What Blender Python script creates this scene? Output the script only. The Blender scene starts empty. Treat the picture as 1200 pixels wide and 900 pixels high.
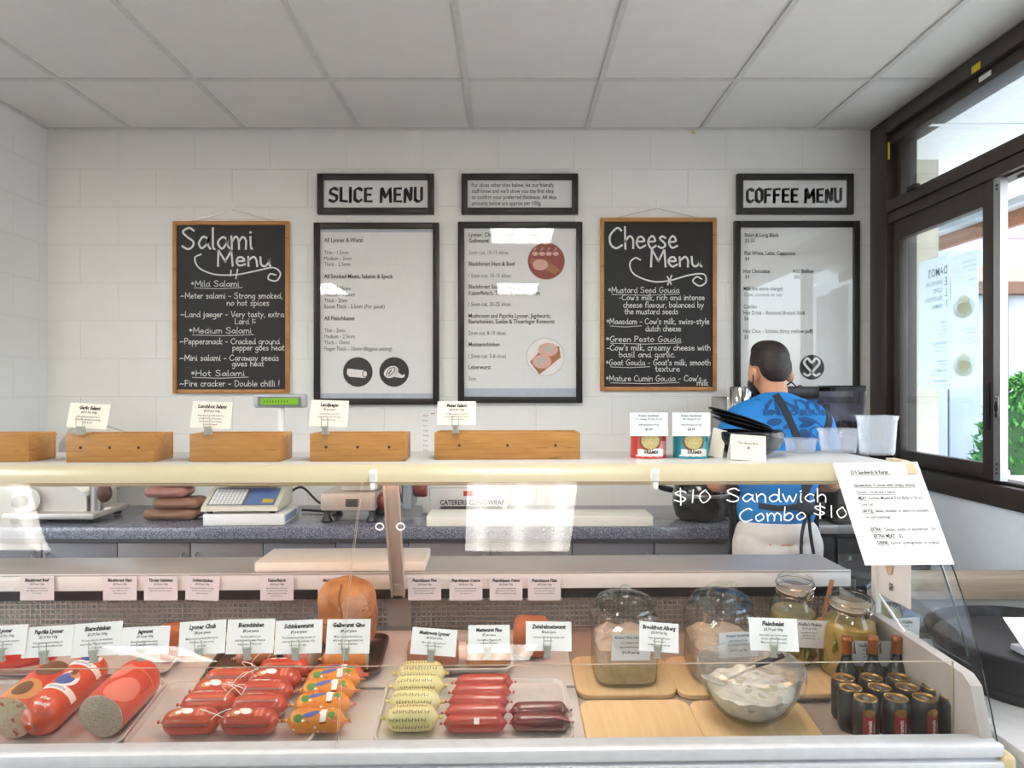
import bpy, bmesh, math, random
from mathutils import Vector, Matrix, Euler
from mathutils.bvhtree import BVHTree
R = math.radians
random.seed(7)
SC = bpy.context.scene
COL = SC.collection

# ------------------------------------------------------------------ camera, world, light, exposure
F, CX, CY, ZC = 860.0, 597.0, 456.0, 1.51           # focal length and vanishing point in pixels of 1200x900; eye height
WY = 3.865                                          # distance to the back wall
cam = bpy.data.cameras.new('camera'); camo = bpy.data.objects.new('camera', cam); COL.objects.link(camo)
cam.sensor_width = 36; cam.lens = 36*F/1200; cam.shift_x = (600-CX)/1200; cam.shift_y = (CY-450)/1200
camo.location = (0, 0, ZC); camo.rotation_euler = (R(90), 0, 0); cam.clip_start = .05
SC.camera = camo
SC.view_settings.view_transform = 'Standard'; SC.view_settings.look = 'None'
SC.view_settings.gamma = 1; SC.view_settings.use_curve_mapping = False
SC.view_settings.exposure = 1.22
SC.cycles.max_bounces = 14; SC.cycles.transparent_max_bounces = 32
SC.cycles.use_denoising = True
world = bpy.data.worlds.new('sky'); SC.world = world; world.use_nodes = True
wn = world.node_tree; bg = wn.nodes['Background']
sky = wn.nodes.new('ShaderNodeTexSky'); sky.sky_type = 'NISHITA'; sky.sun_disc = False
sky.sun_elevation = R(48); sky.sun_rotation = R(60); sky.air_density = 1.0; sky.dust_density = 2.0
hs = wn.nodes.new('ShaderNodeHueSaturation'); hs.inputs['Saturation'].default_value = .55
wn.links.new(sky.outputs[0], hs.inputs['Color']); wn.links.new(hs.outputs[0], bg.inputs[0])
bg.inputs[1].default_value = .58
sun = bpy.data.lights.new('sun', 'SUN'); sun.energy = .6; sun.angle = R(1.0); sun.color = (1, .95, .88)
suno = bpy.data.objects.new('sun', sun); COL.objects.link(suno)
suno.rotation_euler = Vector((-.30, .72, -.85)).to_track_quat('-Z', 'Y').to_euler()   # sunlight travels away from the camera, down onto the yard
CASE_LAMP, TROFFER_LAMP = 6.4, 8.6

# ------------------------------------------------------------------ frames of reference
TH = R(1.3)                                         # the counter stands turned by a little against the back wall
TR = Matrix.Rotation(TH, 4, 'Z')
def PW(px, py, Y):                                  # pixel -> room point at depth Y
    return ((px-CX)*Y/F, Y, ZC-(py-CY)*Y/F)
def _ray(px):
    u = (px-CX)/F
    return u*math.cos(TH)+math.sin(TH), -u*math.sin(TH)+math.cos(TH)
def PL(px, py, yl):                                 # pixel -> point in the counter's own frame, at its depth yl
    a, b = _ray(px); t = yl/b
    return (a*t, yl, ZC-(py-CY)/F*t)
def PX(px, yl): return PL(px, CY, yl)[0]
def PZ(px, py, z):                                  # pixel -> counter frame, on a level plane
    a, b = _ray(px); t = (ZC-z)*F/(py-CY)
    return (a*t, b*t, z)
DK0, DKS = .879, .160                               # the raked display deck
TILT = math.atan(DKS)
def dk(y): return ZC-(DK0-DKS*(y-1.80))
def PD(px, py):                                     # pixel -> counter frame, on the raked deck
    a, b = _ray(px); v = (py-CY)/F
    t = (DK0+DKS*1.80)/(v+DKS*b)
    return (a*t, b*t, ZC-v*t)

# ------------------------------------------------------------------ materials
def lin(h):
    if not isinstance(h, str): return tuple(h)
    h = h.lstrip('#'); o = []
    for i in (0, 2, 4):
        c = int(h[i:i+2], 16)/255
        o.append(c/12.92 if c <= .04045 else ((c+.055)/1.055)**2.4)
    return tuple(o)
def c4(h, k=1): return tuple(min(1, x*k) for x in lin(h))+(1,)
def base(name):
    m = bpy.data.materials.new(name); m.use_nodes = True; nt = m.node_tree
    return m, nt, nt.nodes['Principled BSDF'], nt.nodes['Material Output']
def N(nt, t, **kw):
    n = nt.nodes.new('ShaderNode'+t)
    for k, v in kw.items(): setattr(n, k, v)
    return n
def obc(nt, scale=(1, 1, 1), rot=(0, 0, 0)):
    tc = N(nt, 'TexCoord'); mp = N(nt, 'Mapping'); mp.inputs['Scale'].default_value = scale; mp.inputs['Rotation'].default_value = rot
    nt.links.new(tc.outputs['Object'], mp.inputs[0]); return mp.outputs[0]
def mixc(nt, fac, a, b):
    x = N(nt, 'Mix', data_type='RGBA'); nt.links.new(fac, x.inputs[0])
    for k, s in ((6, a), (7, b)):
        if isinstance(s, bpy.types.NodeSocket): nt.links.new(s, x.inputs[k])
        else: x.inputs[k].default_value = s
    return x.outputs[2]
def ramp(nt, fac, p0, p1, c0=(0, 0, 0, 1), c1=(1, 1, 1, 1)):
    r = N(nt, 'ValToRGB'); r.color_ramp.elements[0].position = p0; r.color_ramp.elements[1].position = p1
    r.color_ramp.elements[0].color = c0; r.color_ramp.elements[1].color = c1
    nt.links.new(fac, r.inputs[0]); return r.outputs[0]
def noise(nt, vec, scale, detail=3, rough=.55):
    n = N(nt, 'TexNoise'); n.inputs['Scale'].default_value = scale; n.inputs['Detail'].default_value = detail; n.inputs['Roughness'].default_value = rough
    nt.links.new(vec, n.inputs['Vector']); return n.outputs[0]
def bump(nt, h, bsdf, strength, dist=.01):
    b = N(nt, 'Bump'); b.inputs['Strength'].default_value = strength; b.inputs['Distance'].default_value = dist
    nt.links.new(h, b.inputs['Height']); nt.links.new(b.outputs[0], bsdf.inputs['Normal'])
def mat(name, h, rough=.5, metal=0, var=.05, scale=30, bmp=0, bscale=150, coat=0, sss=0, stretch=(1, 1, 1), alt=None, spec=.5, lo=.3, hi=.7):
    m, nt, b, o = base(name)
    v = obc(nt, stretch)
    fac = ramp(nt, noise(nt, v, scale), lo, hi)
    nt.links.new(mixc(nt, fac, c4(h, 1-var), c4(alt) if alt else c4(h, 1+var)), b.inputs['Base Color'])
    b.inputs['Roughness'].default_value = rough; b.inputs['Metallic'].default_value = metal
    b.inputs['Coat Weight'].default_value = coat; b.inputs['Coat Roughness'].default_value = .08
    b.inputs['Specular IOR Level'].default_value = spec
    if sss:
        b.inputs['Subsurface Weight'].default_value = sss; b.inputs['Subsurface Radius'].default_value = (1, .5, .3); b.inputs['Subsurface Scale'].default_value = .01
    if bmp: bump(nt, noise(nt, v, bscale), b, bmp, .003)
    return m
def glass(name, tint='ffffff', ior=1.5, rough=0.0, boost=0.0, milk=0.0, milkcol='ffffff', rim=None):
    m, nt, b, o = base(name); nt.nodes.remove(b)
    t = N(nt, 'BsdfTransparent'); t.inputs[0].default_value = c4(tint)
    g = N(nt, 'BsdfGlossy'); g.inputs['Roughness'].default_value = rough
    lw = N(nt, 'LayerWeight'); lw.inputs[0].default_value = .5           # Schlick reflection, the same from either face
    pw = N(nt, 'Math', operation='POWER'); pw.inputs[1].default_value = 5; nt.links.new(lw.outputs['Facing'], pw.inputs[0])
    r0 = ((ior-1)/(ior+1))**2+boost*.12
    mm = N(nt, 'Math', operation='MULTIPLY_ADD', use_clamp=True); mm.inputs[1].default_value = (1-r0)*.8; mm.inputs[2].default_value = r0
    nt.links.new(pw.outputs[0], mm.inputs[0]); fac = mm.outputs[0]
    if rim:                                          # thick glass swallows light where it is seen edge-on
        pr_ = N(nt, 'Math', operation='POWER'); pr_.inputs[1].default_value = 3.0; nt.links.new(lw.outputs['Facing'], pr_.inputs[0]); nt.links.new(mixc(nt, pr_.outputs[0], c4(tint), c4(rim)), t.inputs[0])
    src = t.outputs[0]
    if milk:
        d = N(nt, 'BsdfDiffuse'); d.inputs[0].default_value = c4(milkcol)
        tl = N(nt, 'BsdfTranslucent'); tl.inputs[0].default_value = c4(milkcol)
        a = N(nt, 'MixShader'); a.inputs[0].default_value = .5; nt.links.new(d.outputs[0], a.inputs[1]); nt.links.new(tl.outputs[0], a.inputs[2])
        k = N(nt, 'MixShader'); k.inputs[0].default_value = milk; nt.links.new(src, k.inputs[1]); nt.links.new(a.outputs[0], k.inputs[2]); src = k.outputs[0]
    s = N(nt, 'MixShader'); nt.links.new(fac, s.inputs[0]); nt.links.new(src, s.inputs[1]); nt.links.new(g.outputs[0], s.inputs[2])
    nt.links.new(s.outputs[0], o.inputs[0]); return m
def lamp(name, col, k, stripes=None):
    m, nt, b, o = base(name)
    b.inputs['Base Color'].default_value = (.8, .8, .8, 1)
    b.inputs['Emission Color'].default_value = c4(col); b.inputs['Emission Strength'].default_value = k
    if stripes:                                      # tubes glowing through a troffer's diffuser
        tc = N(nt, 'TexCoord'); sp = N(nt, 'SeparateXYZ'); nt.links.new(tc.outputs['Object'], sp.inputs[0])
        a = N(nt, 'Math', operation='MULTIPLY'); a.inputs[1].default_value = math.pi/stripes; nt.links.new(sp.outputs[0], a.inputs[0])
        s = N(nt, 'Math', operation='COSINE'); nt.links.new(a.outputs[0], s.inputs[0])
        q = N(nt, 'Math', operation='POWER'); q.inputs[1].default_value = 6
        ab = N(nt, 'Math', operation='ABSOLUTE'); nt.links.new(s.outputs[0], ab.inputs[0]); nt.links.new(ab.outputs[0], q.inputs[0])
        e = N(nt, 'Math', operation='MULTIPLY_ADD'); e.inputs[1].default_value = k*.55; e.inputs[2].default_value = k*.8
        nt.links.new(q.outputs[0], e.inputs[0]); nt.links.new(e.outputs[0], b.inputs['Emission Strength'])
    return m
def wood(name, c0, c1, stretch=(2, 30, 30), rough=.45, knots=True):
    m, nt, b, o = base(name); v = obc(nt, stretch)
    f1 = ramp(nt, noise(nt, v, 2.2, 5, .6), .32, .72); col = mixc(nt, f1, c4(c0), c4(c1))
    if knots:
        f2 = ramp(nt, noise(nt, obc(nt, (9, 9, 60)), 1.3, 2), .62, .74); col = mixc(nt, f2, col, c4(c0, .55))
    nt.links.new(col, b.inputs['Base Color']); b.inputs['Roughness'].default_value = rough
    bump(nt, f1, b, .12, .002); return m
def speckle(name, c0, c1, c2, scale, rough=.4, thr=.5, thr2=.6, coat=0):
    m, nt, b, o = base(name); v = obc(nt)
    vo = N(nt, 'TexVoronoi'); vo.inputs['Scale'].default_value = scale; nt.links.new(v, vo.inputs['Vector'])
    sp = N(nt, 'SeparateColor'); nt.links.new(vo.outputs['Color'], sp.inputs[0])
    col = mixc(nt, ramp(nt, sp.outputs[0], thr, thr+.04), c4(c0), c4(c1)); col = mixc(nt, ramp(nt, sp.outputs[1], thr2, thr2+.04), col, c4(c2))
    nt.links.new(col, b.inputs['Base Color']); b.inputs['Roughness'].default_value = rough; b.inputs['Coat Weight'].default_value = coat
    return m
def wallmat(name, h, x0, z0, axis='XZ'):
    m, nt, b, o = base(name)
    tc = N(nt, 'TexCoord'); sp = N(nt, 'SeparateXYZ'); nt.links.new(tc.outputs['Object'], sp.inputs[0]); cb = N(nt, 'CombineXYZ')
    ax = N(nt, 'Math', operation='ADD'); ax.inputs[1].default_value = x0; nt.links.new(sp.outputs[0 if axis[0] == 'X' else 1], ax.inputs[0])
    az = N(nt, 'Math', operation='ADD'); az.inputs[1].default_value = z0; nt.links.new(sp.outputs[2], az.inputs[0])
    nt.links.new(ax.outputs[0], cb.inputs[0]); nt.links.new(az.outputs[0], cb.inputs[1])
    br = N(nt, 'TexBrick'); br.inputs['Scale'].default_value = 1; br.inputs['Brick Width'].default_value = .4; br.inputs['Row Height'].default_value = .2
    br.inputs['Mortar Size'].default_value = .0045; br.inputs['Mortar Smooth'].default_value = .6
    nt.links.new(cb.outputs[0], br.inputs[0])
    g = noise(nt, tc.outputs['Object'], 60, 4)
    col = mixc(nt, ramp(nt, noise(nt, tc.outputs['Object'], 3), .3, .7), c4(h, .97), c4(h, 1.02))
    col = mixc(nt, br.outputs['Fac'], col, c4(h, .95))
    nt.links.new(col, b.inputs['Base Color']); b.inputs['Roughness'].default_value = .55
    mx = N(nt, 'Math', operation='MULTIPLY_ADD'); mx.inputs[1].default_value = -1.0; nt.links.new(br.outputs['Fac'], mx.inputs[0])
    gs = N(nt, 'Math', operation='MULTIPLY'); gs.inputs[1].default_value = .35; nt.links.new(g, gs.inputs[0]); nt.links.new(gs.outputs[0], mx.inputs[2])
    bump(nt, mx.outputs[0], b, .45, .004); return m

M = dict(
 slab=mat('top_slab', 'bcbcba', .35, var=.02),
 pglass=glass('picture_glass', 'fefefe', 1.45),
 wall=wallmat('painted_block', 'e9e9e6', .2-.54, -.069), wall_side=wallmat('painted_block_side', 'e9ebec', 0, -.069, 'YZ'),
 ceil=mat('ceiling_tile', 'dcdbd8', .7, var=.02, scale=8, bmp=.05, bscale=300), tbar=mat('ceiling_grid', 'cbcbc8', .5),
 floor=speckle('vinyl_floor', 'b9b7b2', 'a9a7a3', 'c9c7c3', 300), plaster=mat('plaster', 'e6f1fb', .6, var=.02),
 alu_dark=mat('bronze_aluminium', '453e3a', .42, .25, var=.06, scale=12), alu=mat('brushed_aluminium', 'c3c5c8', .35, .85, stretch=(1, 1, 40)),
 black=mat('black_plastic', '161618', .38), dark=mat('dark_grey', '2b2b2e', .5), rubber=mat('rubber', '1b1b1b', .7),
 white=mat('white_enamel', 'e8e8e6', .35, var=.02), cream=mat('cream_canopy', 'bfb599', .3, var=.02), whitep=mat('white_plastic', 'eeeeec', .35, var=.02),
 poster_film=glass('poster_film', 'f2f8fb', 1.3, .5, 0, .8, 'f0f7fb'), paper=mat('paper', 'e9e9e8', .6, var=.015), pinkp=mat('pale_pink_paper', 'e8e6ec', .6, var=.015), bluep=mat('pale_blue_paper', 'dfe6f1', .6, var=.015), ivory=mat('ivory_card', 'e6e0d2', .6, var=.015),
 ink=mat('black_ink', '221f20', .6), grey_ink=mat('grey_ink', '4b4a4c', .6), red=mat('red_print', 'c23227', .4), whitepr=mat('white_print', 'f2eeec', .45),
 steel=mat('stainless', 'b9b8b6', .28, .9, stretch=(40, 1, 1)), steel_m=mat('satin_steel', 'c9c3bd', .42, .55, stretch=(30, 1, 1)), chrome=mat('chrome', 'd0d0d0', .1, 1),
 tray=mat('polished_tray', 'e0d9d3', .25, .35), chalk=mat('chalkboard', '211f20', .55, var=.12, scale=9), chalkw=mat('chalk', 'e4e3e1', .8),
 pine=wood('pine_frame', 'a8713a', 'c8904f', (3, 3, 3)), bamboo=wood('bamboo', 'a06e36', 'bb8b4c', (2.5, 20, 40)), board=wood('beech_board', 'd6b283', 'e4c69a', (24, 2, 24), knots=False),
 frame=mat('black_frame', '25211e', .4, var=.1), dot=mat('drill_hole', '3a2413', .8),
 granite=speckle('granite', '6f7181', '4b4d5a', '9a9cac', 320, .25, .55, .72, .3), cab=mat('grey_laminate', '727177', .5), kick=mat('kick_board', '3d3a38', .6),
 poly=mat('cutting_board', 'ece8dc', .5, var=.02), glass=glass('case_glass', 'fdfefe', 1.33), plexi=glass('clear_acrylic', 'fbfcfb', 1.35), wglass=glass('window_glass', 'f4f9fb', 1.5), edge=mat('glass_edge', '1f2e2b', .2), edge_l=mat('acrylic_edge', 'b7a894', .3),
 jar=glass('jar_glass', 'fafcfb', 1.5, .02, .3, rim='b4bdbd'), pet=glass('clear_film', 'fafafa', 1.4, .05, .3, .12), tub=glass('frosted_tub', 'fafcfe', 1.45, .2, .05, .2, 'f1f6fc'), bottle=mat('dark_bottle', '17130f', .2, coat=.3), hopper=glass('smoked_hopper', 'b9b6c4', 1.45, .05, .1, .12, '8a8698'),
)
# ------------------------------------------------------------------ mesh building
def plane(o, ux=(1, 0, 0), uy=(0, 0, 1)):
    o, ux, uy = Vector(o), Vector(ux), Vector(uy)
    return lambda x, y: o+ux*x+uy*y
def catmull(pts, n=5):
    if len(pts) < 3: return [Vector(p) for p in pts]
    P = [Vector(p) for p in pts]; P = [P[0]*2-P[1]]+P+[P[-1]*2-P[-2]]; out = []
    for i in range(1, len(P)-2):
        for k in range(n):
            t = k/n; a, b, c, d = P[i-1:i+3]
            out.append(.5*((2*b)+(c-a)*t+(2*a-5*b+4*c-d)*t*t+(3*b-a-3*c+d)*t*t*t))
    return out+[P[-2]]
_tc = {}
def textmesh(s, bold=0.0, res=2):
    k = (s, bold, res)
    if k not in _tc:
        cu = bpy.data.curves.new('t', 'FONT'); cu.body = s; cu.resolution_u = res; cu.offset = bold; cu.size = 1
        ob = bpy.data.objects.new('t', cu); me = bpy.data.meshes.new_from_object(ob)
        vs = [(v.co.x, v.co.y) for v in me.vertices]; fs = [tuple(p.vertices) for p in me.polygons]
        bpy.data.objects.remove(ob); bpy.data.curves.remove(cu); bpy.data.meshes.remove(me)
        xs = [v[0] for v in vs] or [0]
        _tc[k] = (vs, fs, min(xs), max(xs))
    return _tc[k]
class MB:
    def __init__(s): s.v, s.f, s.m = [], [], []
    def add(s, vs, fs, mt=0, X=None):
        o = len(s.v); s.v += [tuple(X @ Vector(v)) if X else tuple(v) for v in vs]
        for f in fs: s.f.append(tuple(i+o for i in f)); s.m.append(mt)
        return s
    def box(s, c, d, mt=0, rot=None, bev=0, seg=2, X=None):
        T = Matrix.Translation(c) @ (Euler(rot).to_matrix().to_4x4() if rot else Matrix())
        if X: T = X @ T
        if bev:
            bm = bmesh.new(); bmesh.ops.create_cube(bm, size=1, matrix=Matrix.Diagonal((*d, 1)))
            bmesh.ops.bevel(bm, geom=bm.edges[:], offset=min(bev, min(d)*.49), segments=seg, affect='EDGES', profile=.5)
            bm.verts.index_update(); s.add([v.co for v in bm.verts], [[v.index for v in f.verts] for f in bm.faces], mt, T); bm.free(); return s
        x, y, z = (q/2 for q in d)
        return s.add([(a*x, b*y, e*z) for a in (-1, 1) for b in (-1, 1) for e in (-1, 1)],
                     [(0, 1, 3, 2), (4, 6, 7, 5), (0, 4, 5, 1), (2, 3, 7, 6), (0, 2, 6, 4), (1, 5, 7, 3)], mt, T)
    def span(s, a, b, mt=0, bev=0):
        return s.box([(p+q)/2 for p, q in zip(a, b)], [abs(q-p) for p, q in zip(a, b)], mt, bev=bev)
    def rings(s, rs, mt=0, X=None, cap=True, close=True):
        n = len(rs[0]); vs = [p for r in rs for p in r]; fs = []
        for i in range(len(rs)-1):
            for k in range(n if close else n-1):
                j = (k+1) % n; fs.append((i*n+k, i*n+j, (i+1)*n+j, (i+1)*n+k))
        if cap and close: fs += [tuple(range(n))[::-1], tuple((len(rs)-1)*n+k for k in range(n))]
        return s.add(vs, fs, mt, X)
    def lathe(s, pr, n=28, mt=0, X=None, p=2.0, sx=1, sy=1):      # p > 2 gives a rounded square section; a profile point may carry its own p
        rs = []
        for q in pr:
            r, z = q[0], q[1]; e = q[2] if len(q) > 2 else p; ring = []
            for k in range(n):
                t = 2*math.pi*(k+.5)/n; c, w = math.cos(t), math.sin(t)
                h = (abs(c)**e+abs(w)**e)**(-1/e); ring.append((r*h*c*sx, r*h*w*sy, z))
            rs.append(ring)
        return s.rings(rs, mt, X)
    def tube(s, pts, r, n=8, mt=0, X=None, flat=1.0):
        P = [Vector(p) for p in pts]; up = None; rs = []
        for i, p in enumerate(P):
            t = (P[min(i+1, len(P)-1)]-P[max(i-1, 0)]).normalized()
            if up is None: up = Vector((0, 0, 1)) if abs(t.z) < .9 else Vector((1, 0, 0))
            a = (up-t*up.dot(t)).normalized(); up = a; b = t.cross(a); q = r[i] if isinstance(r, (list, tuple)) else r
            rs.append([p+a*(q*math.cos(2*math.pi*k/n)*flat)+b*(q*math.sin(2*math.pi*k/n)) for k in range(n)])
        return s.rings(rs, mt, X)
    def ext(s, poly, d0, d1, axis='X', mt=0, X=None, bevel=0):     # polygon pushed along an axis: X takes (y,z), Y takes (x,z), Z takes (x,y)
        f = {'X': lambda p, d: (d, p[0], p[1]), 'Y': lambda p, d: (p[0], d, p[1]), 'Z': lambda p, d: (p[0], p[1], d)}[axis]
        return s.rings([[f(p, d0) for p in poly], [f(p, d1) for p in poly]], mt, X)
    def ell(s, c, r, mt=0, rot=None, nu=20, nv=12, X=None):
        T = Matrix.Translation(c) @ (Euler(rot).to_matrix().to_4x4() if rot else Matrix())
        if X: T = X @ T
        rs = [[(r[0]*math.sin(math.pi*(i+.02)/(nv+.04))*math.cos(2*math.pi*k/nu), r[1]*math.sin(math.pi*(i+.02)/(nv+.04))*math.sin(2*math.pi*k/nu), -r[2]*math.cos(math.pi*(i+.02)/(nv+.04))) for k in range(nu)] for i in range(nv+1)]
        return s.rings(rs, mt, T)
    def flat(s, vs, fs, fn, mt=0): return s.add([fn(*v) for v in vs], fs, mt)
    def rect(s, fn, x0, y0, x1, y1, mt=0, n=1, m=1):
        vs = [(x0+(x1-x0)*i/n, y0+(y1-y0)*j/m) for j in range(m+1) for i in range(n+1)]
        return s.flat(vs, [(j*(n+1)+i, j*(n+1)+i+1, (j+1)*(n+1)+i+1, (j+1)*(n+1)+i) for j in range(m) for i in range(n)], fn, mt)
    def poly(s, fn, pts, mt=0): return s.flat(pts, [tuple(range(len(pts)))], fn, mt)
    def disc(s, fn, cx, cy, rx, ry=None, mt=0, n=28, rot=0, rn=1):
        ry = ry or rx; vs = [(cx, cy)]; fs = []
        for q in range(1, rn+1):
            for k in range(n):
                a = 2*math.pi*k/n; x, y = rx*q/rn*math.cos(a), ry*q/rn*math.sin(a)
                vs.append((cx+x*math.cos(rot)-y*math.sin(rot), cy+x*math.sin(rot)+y*math.cos(rot)))
        for k in range(n):
            fs.append((0, 1+k, 1+(k+1) % n))
            for q in range(rn-1): fs.append((1+q*n+k, 1+(q+1)*n+k, 1+(q+1)*n+(k+1) % n, 1+q*n+(k+1) % n))
        return s.flat(vs, fs, fn, mt)
    def line(s, fn, pts, w, mt=0, nib=None):
        P = [Vector((p[0], p[1])) for p in pts]
        if nib:
            d = Vector((nib*math.cos(R(35)), nib*math.sin(R(35))))/2
            for a, b in zip(P, P[1:]): s.flat([a-d, a+d, b+d, b-d], [(0, 1, 2, 3)], fn, mt)
        vs, n = [], len(P)
        for i, p in enumerate(P):
            t = P[min(i+1, n-1)]-P[max(i-1, 0)]
            t = t.normalized() if t.length > 1e-9 else Vector((1, 0)); q = Vector((-t.y, t.x))*w/2
            e = t*w*.4*(-1 if i == 0 else 1 if i == n-1 else 0); vs += [p+q+e, p-q+e]
        return s.flat(vs, [(2*i, 2*i+1, 2*i+3, 2*i+2) for i in range(n-1)], fn, mt)
    def text(s, fn, t, x, y, h, mt=0, bold=0.0, sx=.85, align='l', width=None, res=2, shear=0):
        vs, fs, a, b = textmesh(t, bold, res)
        if not fs: return s
        if width: sx = width/((b-a)*h)
        o = {'l': -a*h*sx, 'c': -(a+b)/2*h*sx, 'r': -b*h*sx}[align]
        return s.flat([(x+o+h*sx*u+shear*h*v, y+h*v) for u, v in vs], fs, fn, mt)
    def hand(s, fn, t, x0, x1, y, xh, w, mt=0, drop=0):
        pen, strokes = 0, []
        for ch in t:
            g = HAND.get(ch)
            if not g: pen += .6; continue
            for st in g[1]: strokes.append([(pen+p[0]+random.uniform(-.03, .03), p[1]+random.uniform(-.04, .04)) for p in st])
            pen += g[0]+.14
        k = (x1-x0)/max(pen-.14, .1)
        for st in strokes:
            c = catmull([Vector((p[0], p[1], 0)) for p in st], 4)
            s.line(fn, [(x0+p.x*k, y+p.y*xh+drop*p.x*k) for p in c], w, mt)
        return s
    def build(s, name, mats, parent=None, loc=None, rot=None, case=False, sharp=38, label=None):
        me = bpy.data.meshes.new(name); me.from_pydata(s.v, [], s.f)
        for m in (mats if isinstance(mats, (list, tuple)) else [mats]): me.materials.append(m)
        me.polygons.foreach_set('material_index', s.m); me.polygons.foreach_set('use_smooth', [True]*len(s.f))
        bm = bmesh.new(); bm.from_mesh(me); bmesh.ops.recalc_face_normals(bm, faces=bm.faces[:]); bm.to_mesh(me); bm.free()
        me.set_sharp_from_angle(angle=R(sharp)); me.update()
        o = bpy.data.objects.new(name, me); COL.objects.link(o); o.parent = parent
        setp(o, loc, rot, case)
        if label: o['label'] = label
        return o
def setp(o, loc=None, rot=None, case=False):
    T = Matrix.Translation(loc or (0, 0, 0)) @ Euler(rot or (0, 0, 0)).to_matrix().to_4x4()
    o.matrix_basis = TR @ T if case else T
    return o
def tag(o, label, cat, group=None):
    o['label'] = label; o['category'] = cat
    if group: o['group'] = group
    return o
def thing(name, label, cat, loc=(0, 0, 0), rot=(0, 0, 0), group=None, case=False):
    o = bpy.data.objects.new(name, None); o.empty_display_size = .05; COL.objects.link(o); setp(o, loc, rot, case); return tag(o, label, cat, group)
def struct(o): o['kind'] = 'structure'; return o
def kids(o): return [c for c in COL.objects if c.parent == o]
def dup(o, label, loc=None, rot=None, case=False, parent=None):
    c = o.copy(); COL.objects.link(c); c.parent = parent
    if label: c['label'] = label
    if loc is not None: setp(c, loc, rot, case)
    for k in kids(o): dup(k, None, parent=c)
    return c
def blob(parts, voxel=.01, smooth=4, sf=.5):                       # rounded shapes fused into one skin
    mb = MB()
    for p in parts:
        if p[0] == 'e': mb.ell(p[1], p[2], rot=p[3] if len(p) > 3 else None, nu=24, nv=16)
        else:
            a, b = Vector(p[1]), Vector(p[2]); r0, r1 = p[3], p[4]; d = (b-a).normalized()
            pts, rr = [], []
            for i in range(6): t = math.pi/2*i/5; pts.append(a-d*r0*math.cos(t)*.999); rr.append(max(r0*math.sin(t), r0*.05))
            for i in range(6): t = math.pi/2*i/5; pts.append(b+d*r1*math.sin(t)*.999); rr.append(max(r1*math.cos(t), r1*.05))
            mb.tube(pts, rr, 16)
    me = bpy.data.meshes.new('b'); me.from_pydata(mb.v, [], mb.f); ob = bpy.data.objects.new('b', me); COL.objects.link(ob)
    bm = bmesh.new(); bm.from_mesh(me); bmesh.ops.recalc_face_normals(bm, faces=bm.faces[:]); bm.to_mesh(me); bm.free()
    md = ob.modifiers.new('r', 'REMESH'); md.mode = 'VOXEL'; md.voxel_size = voxel
    if smooth: sm = ob.modifiers.new('s', 'SMOOTH'); sm.iterations = smooth; sm.factor = sf
    ev = ob.evaluated_get(bpy.context.evaluated_depsgraph_get()); e = ev.to_mesh()
    vs = [tuple(v.co) for v in e.vertices]; fs = [tuple(p.vertices) for p in e.polygons]
    ev.to_mesh_clear(); bpy.data.objects.remove(ob); bpy.data.meshes.remove(me)
    return vs, fs

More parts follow.
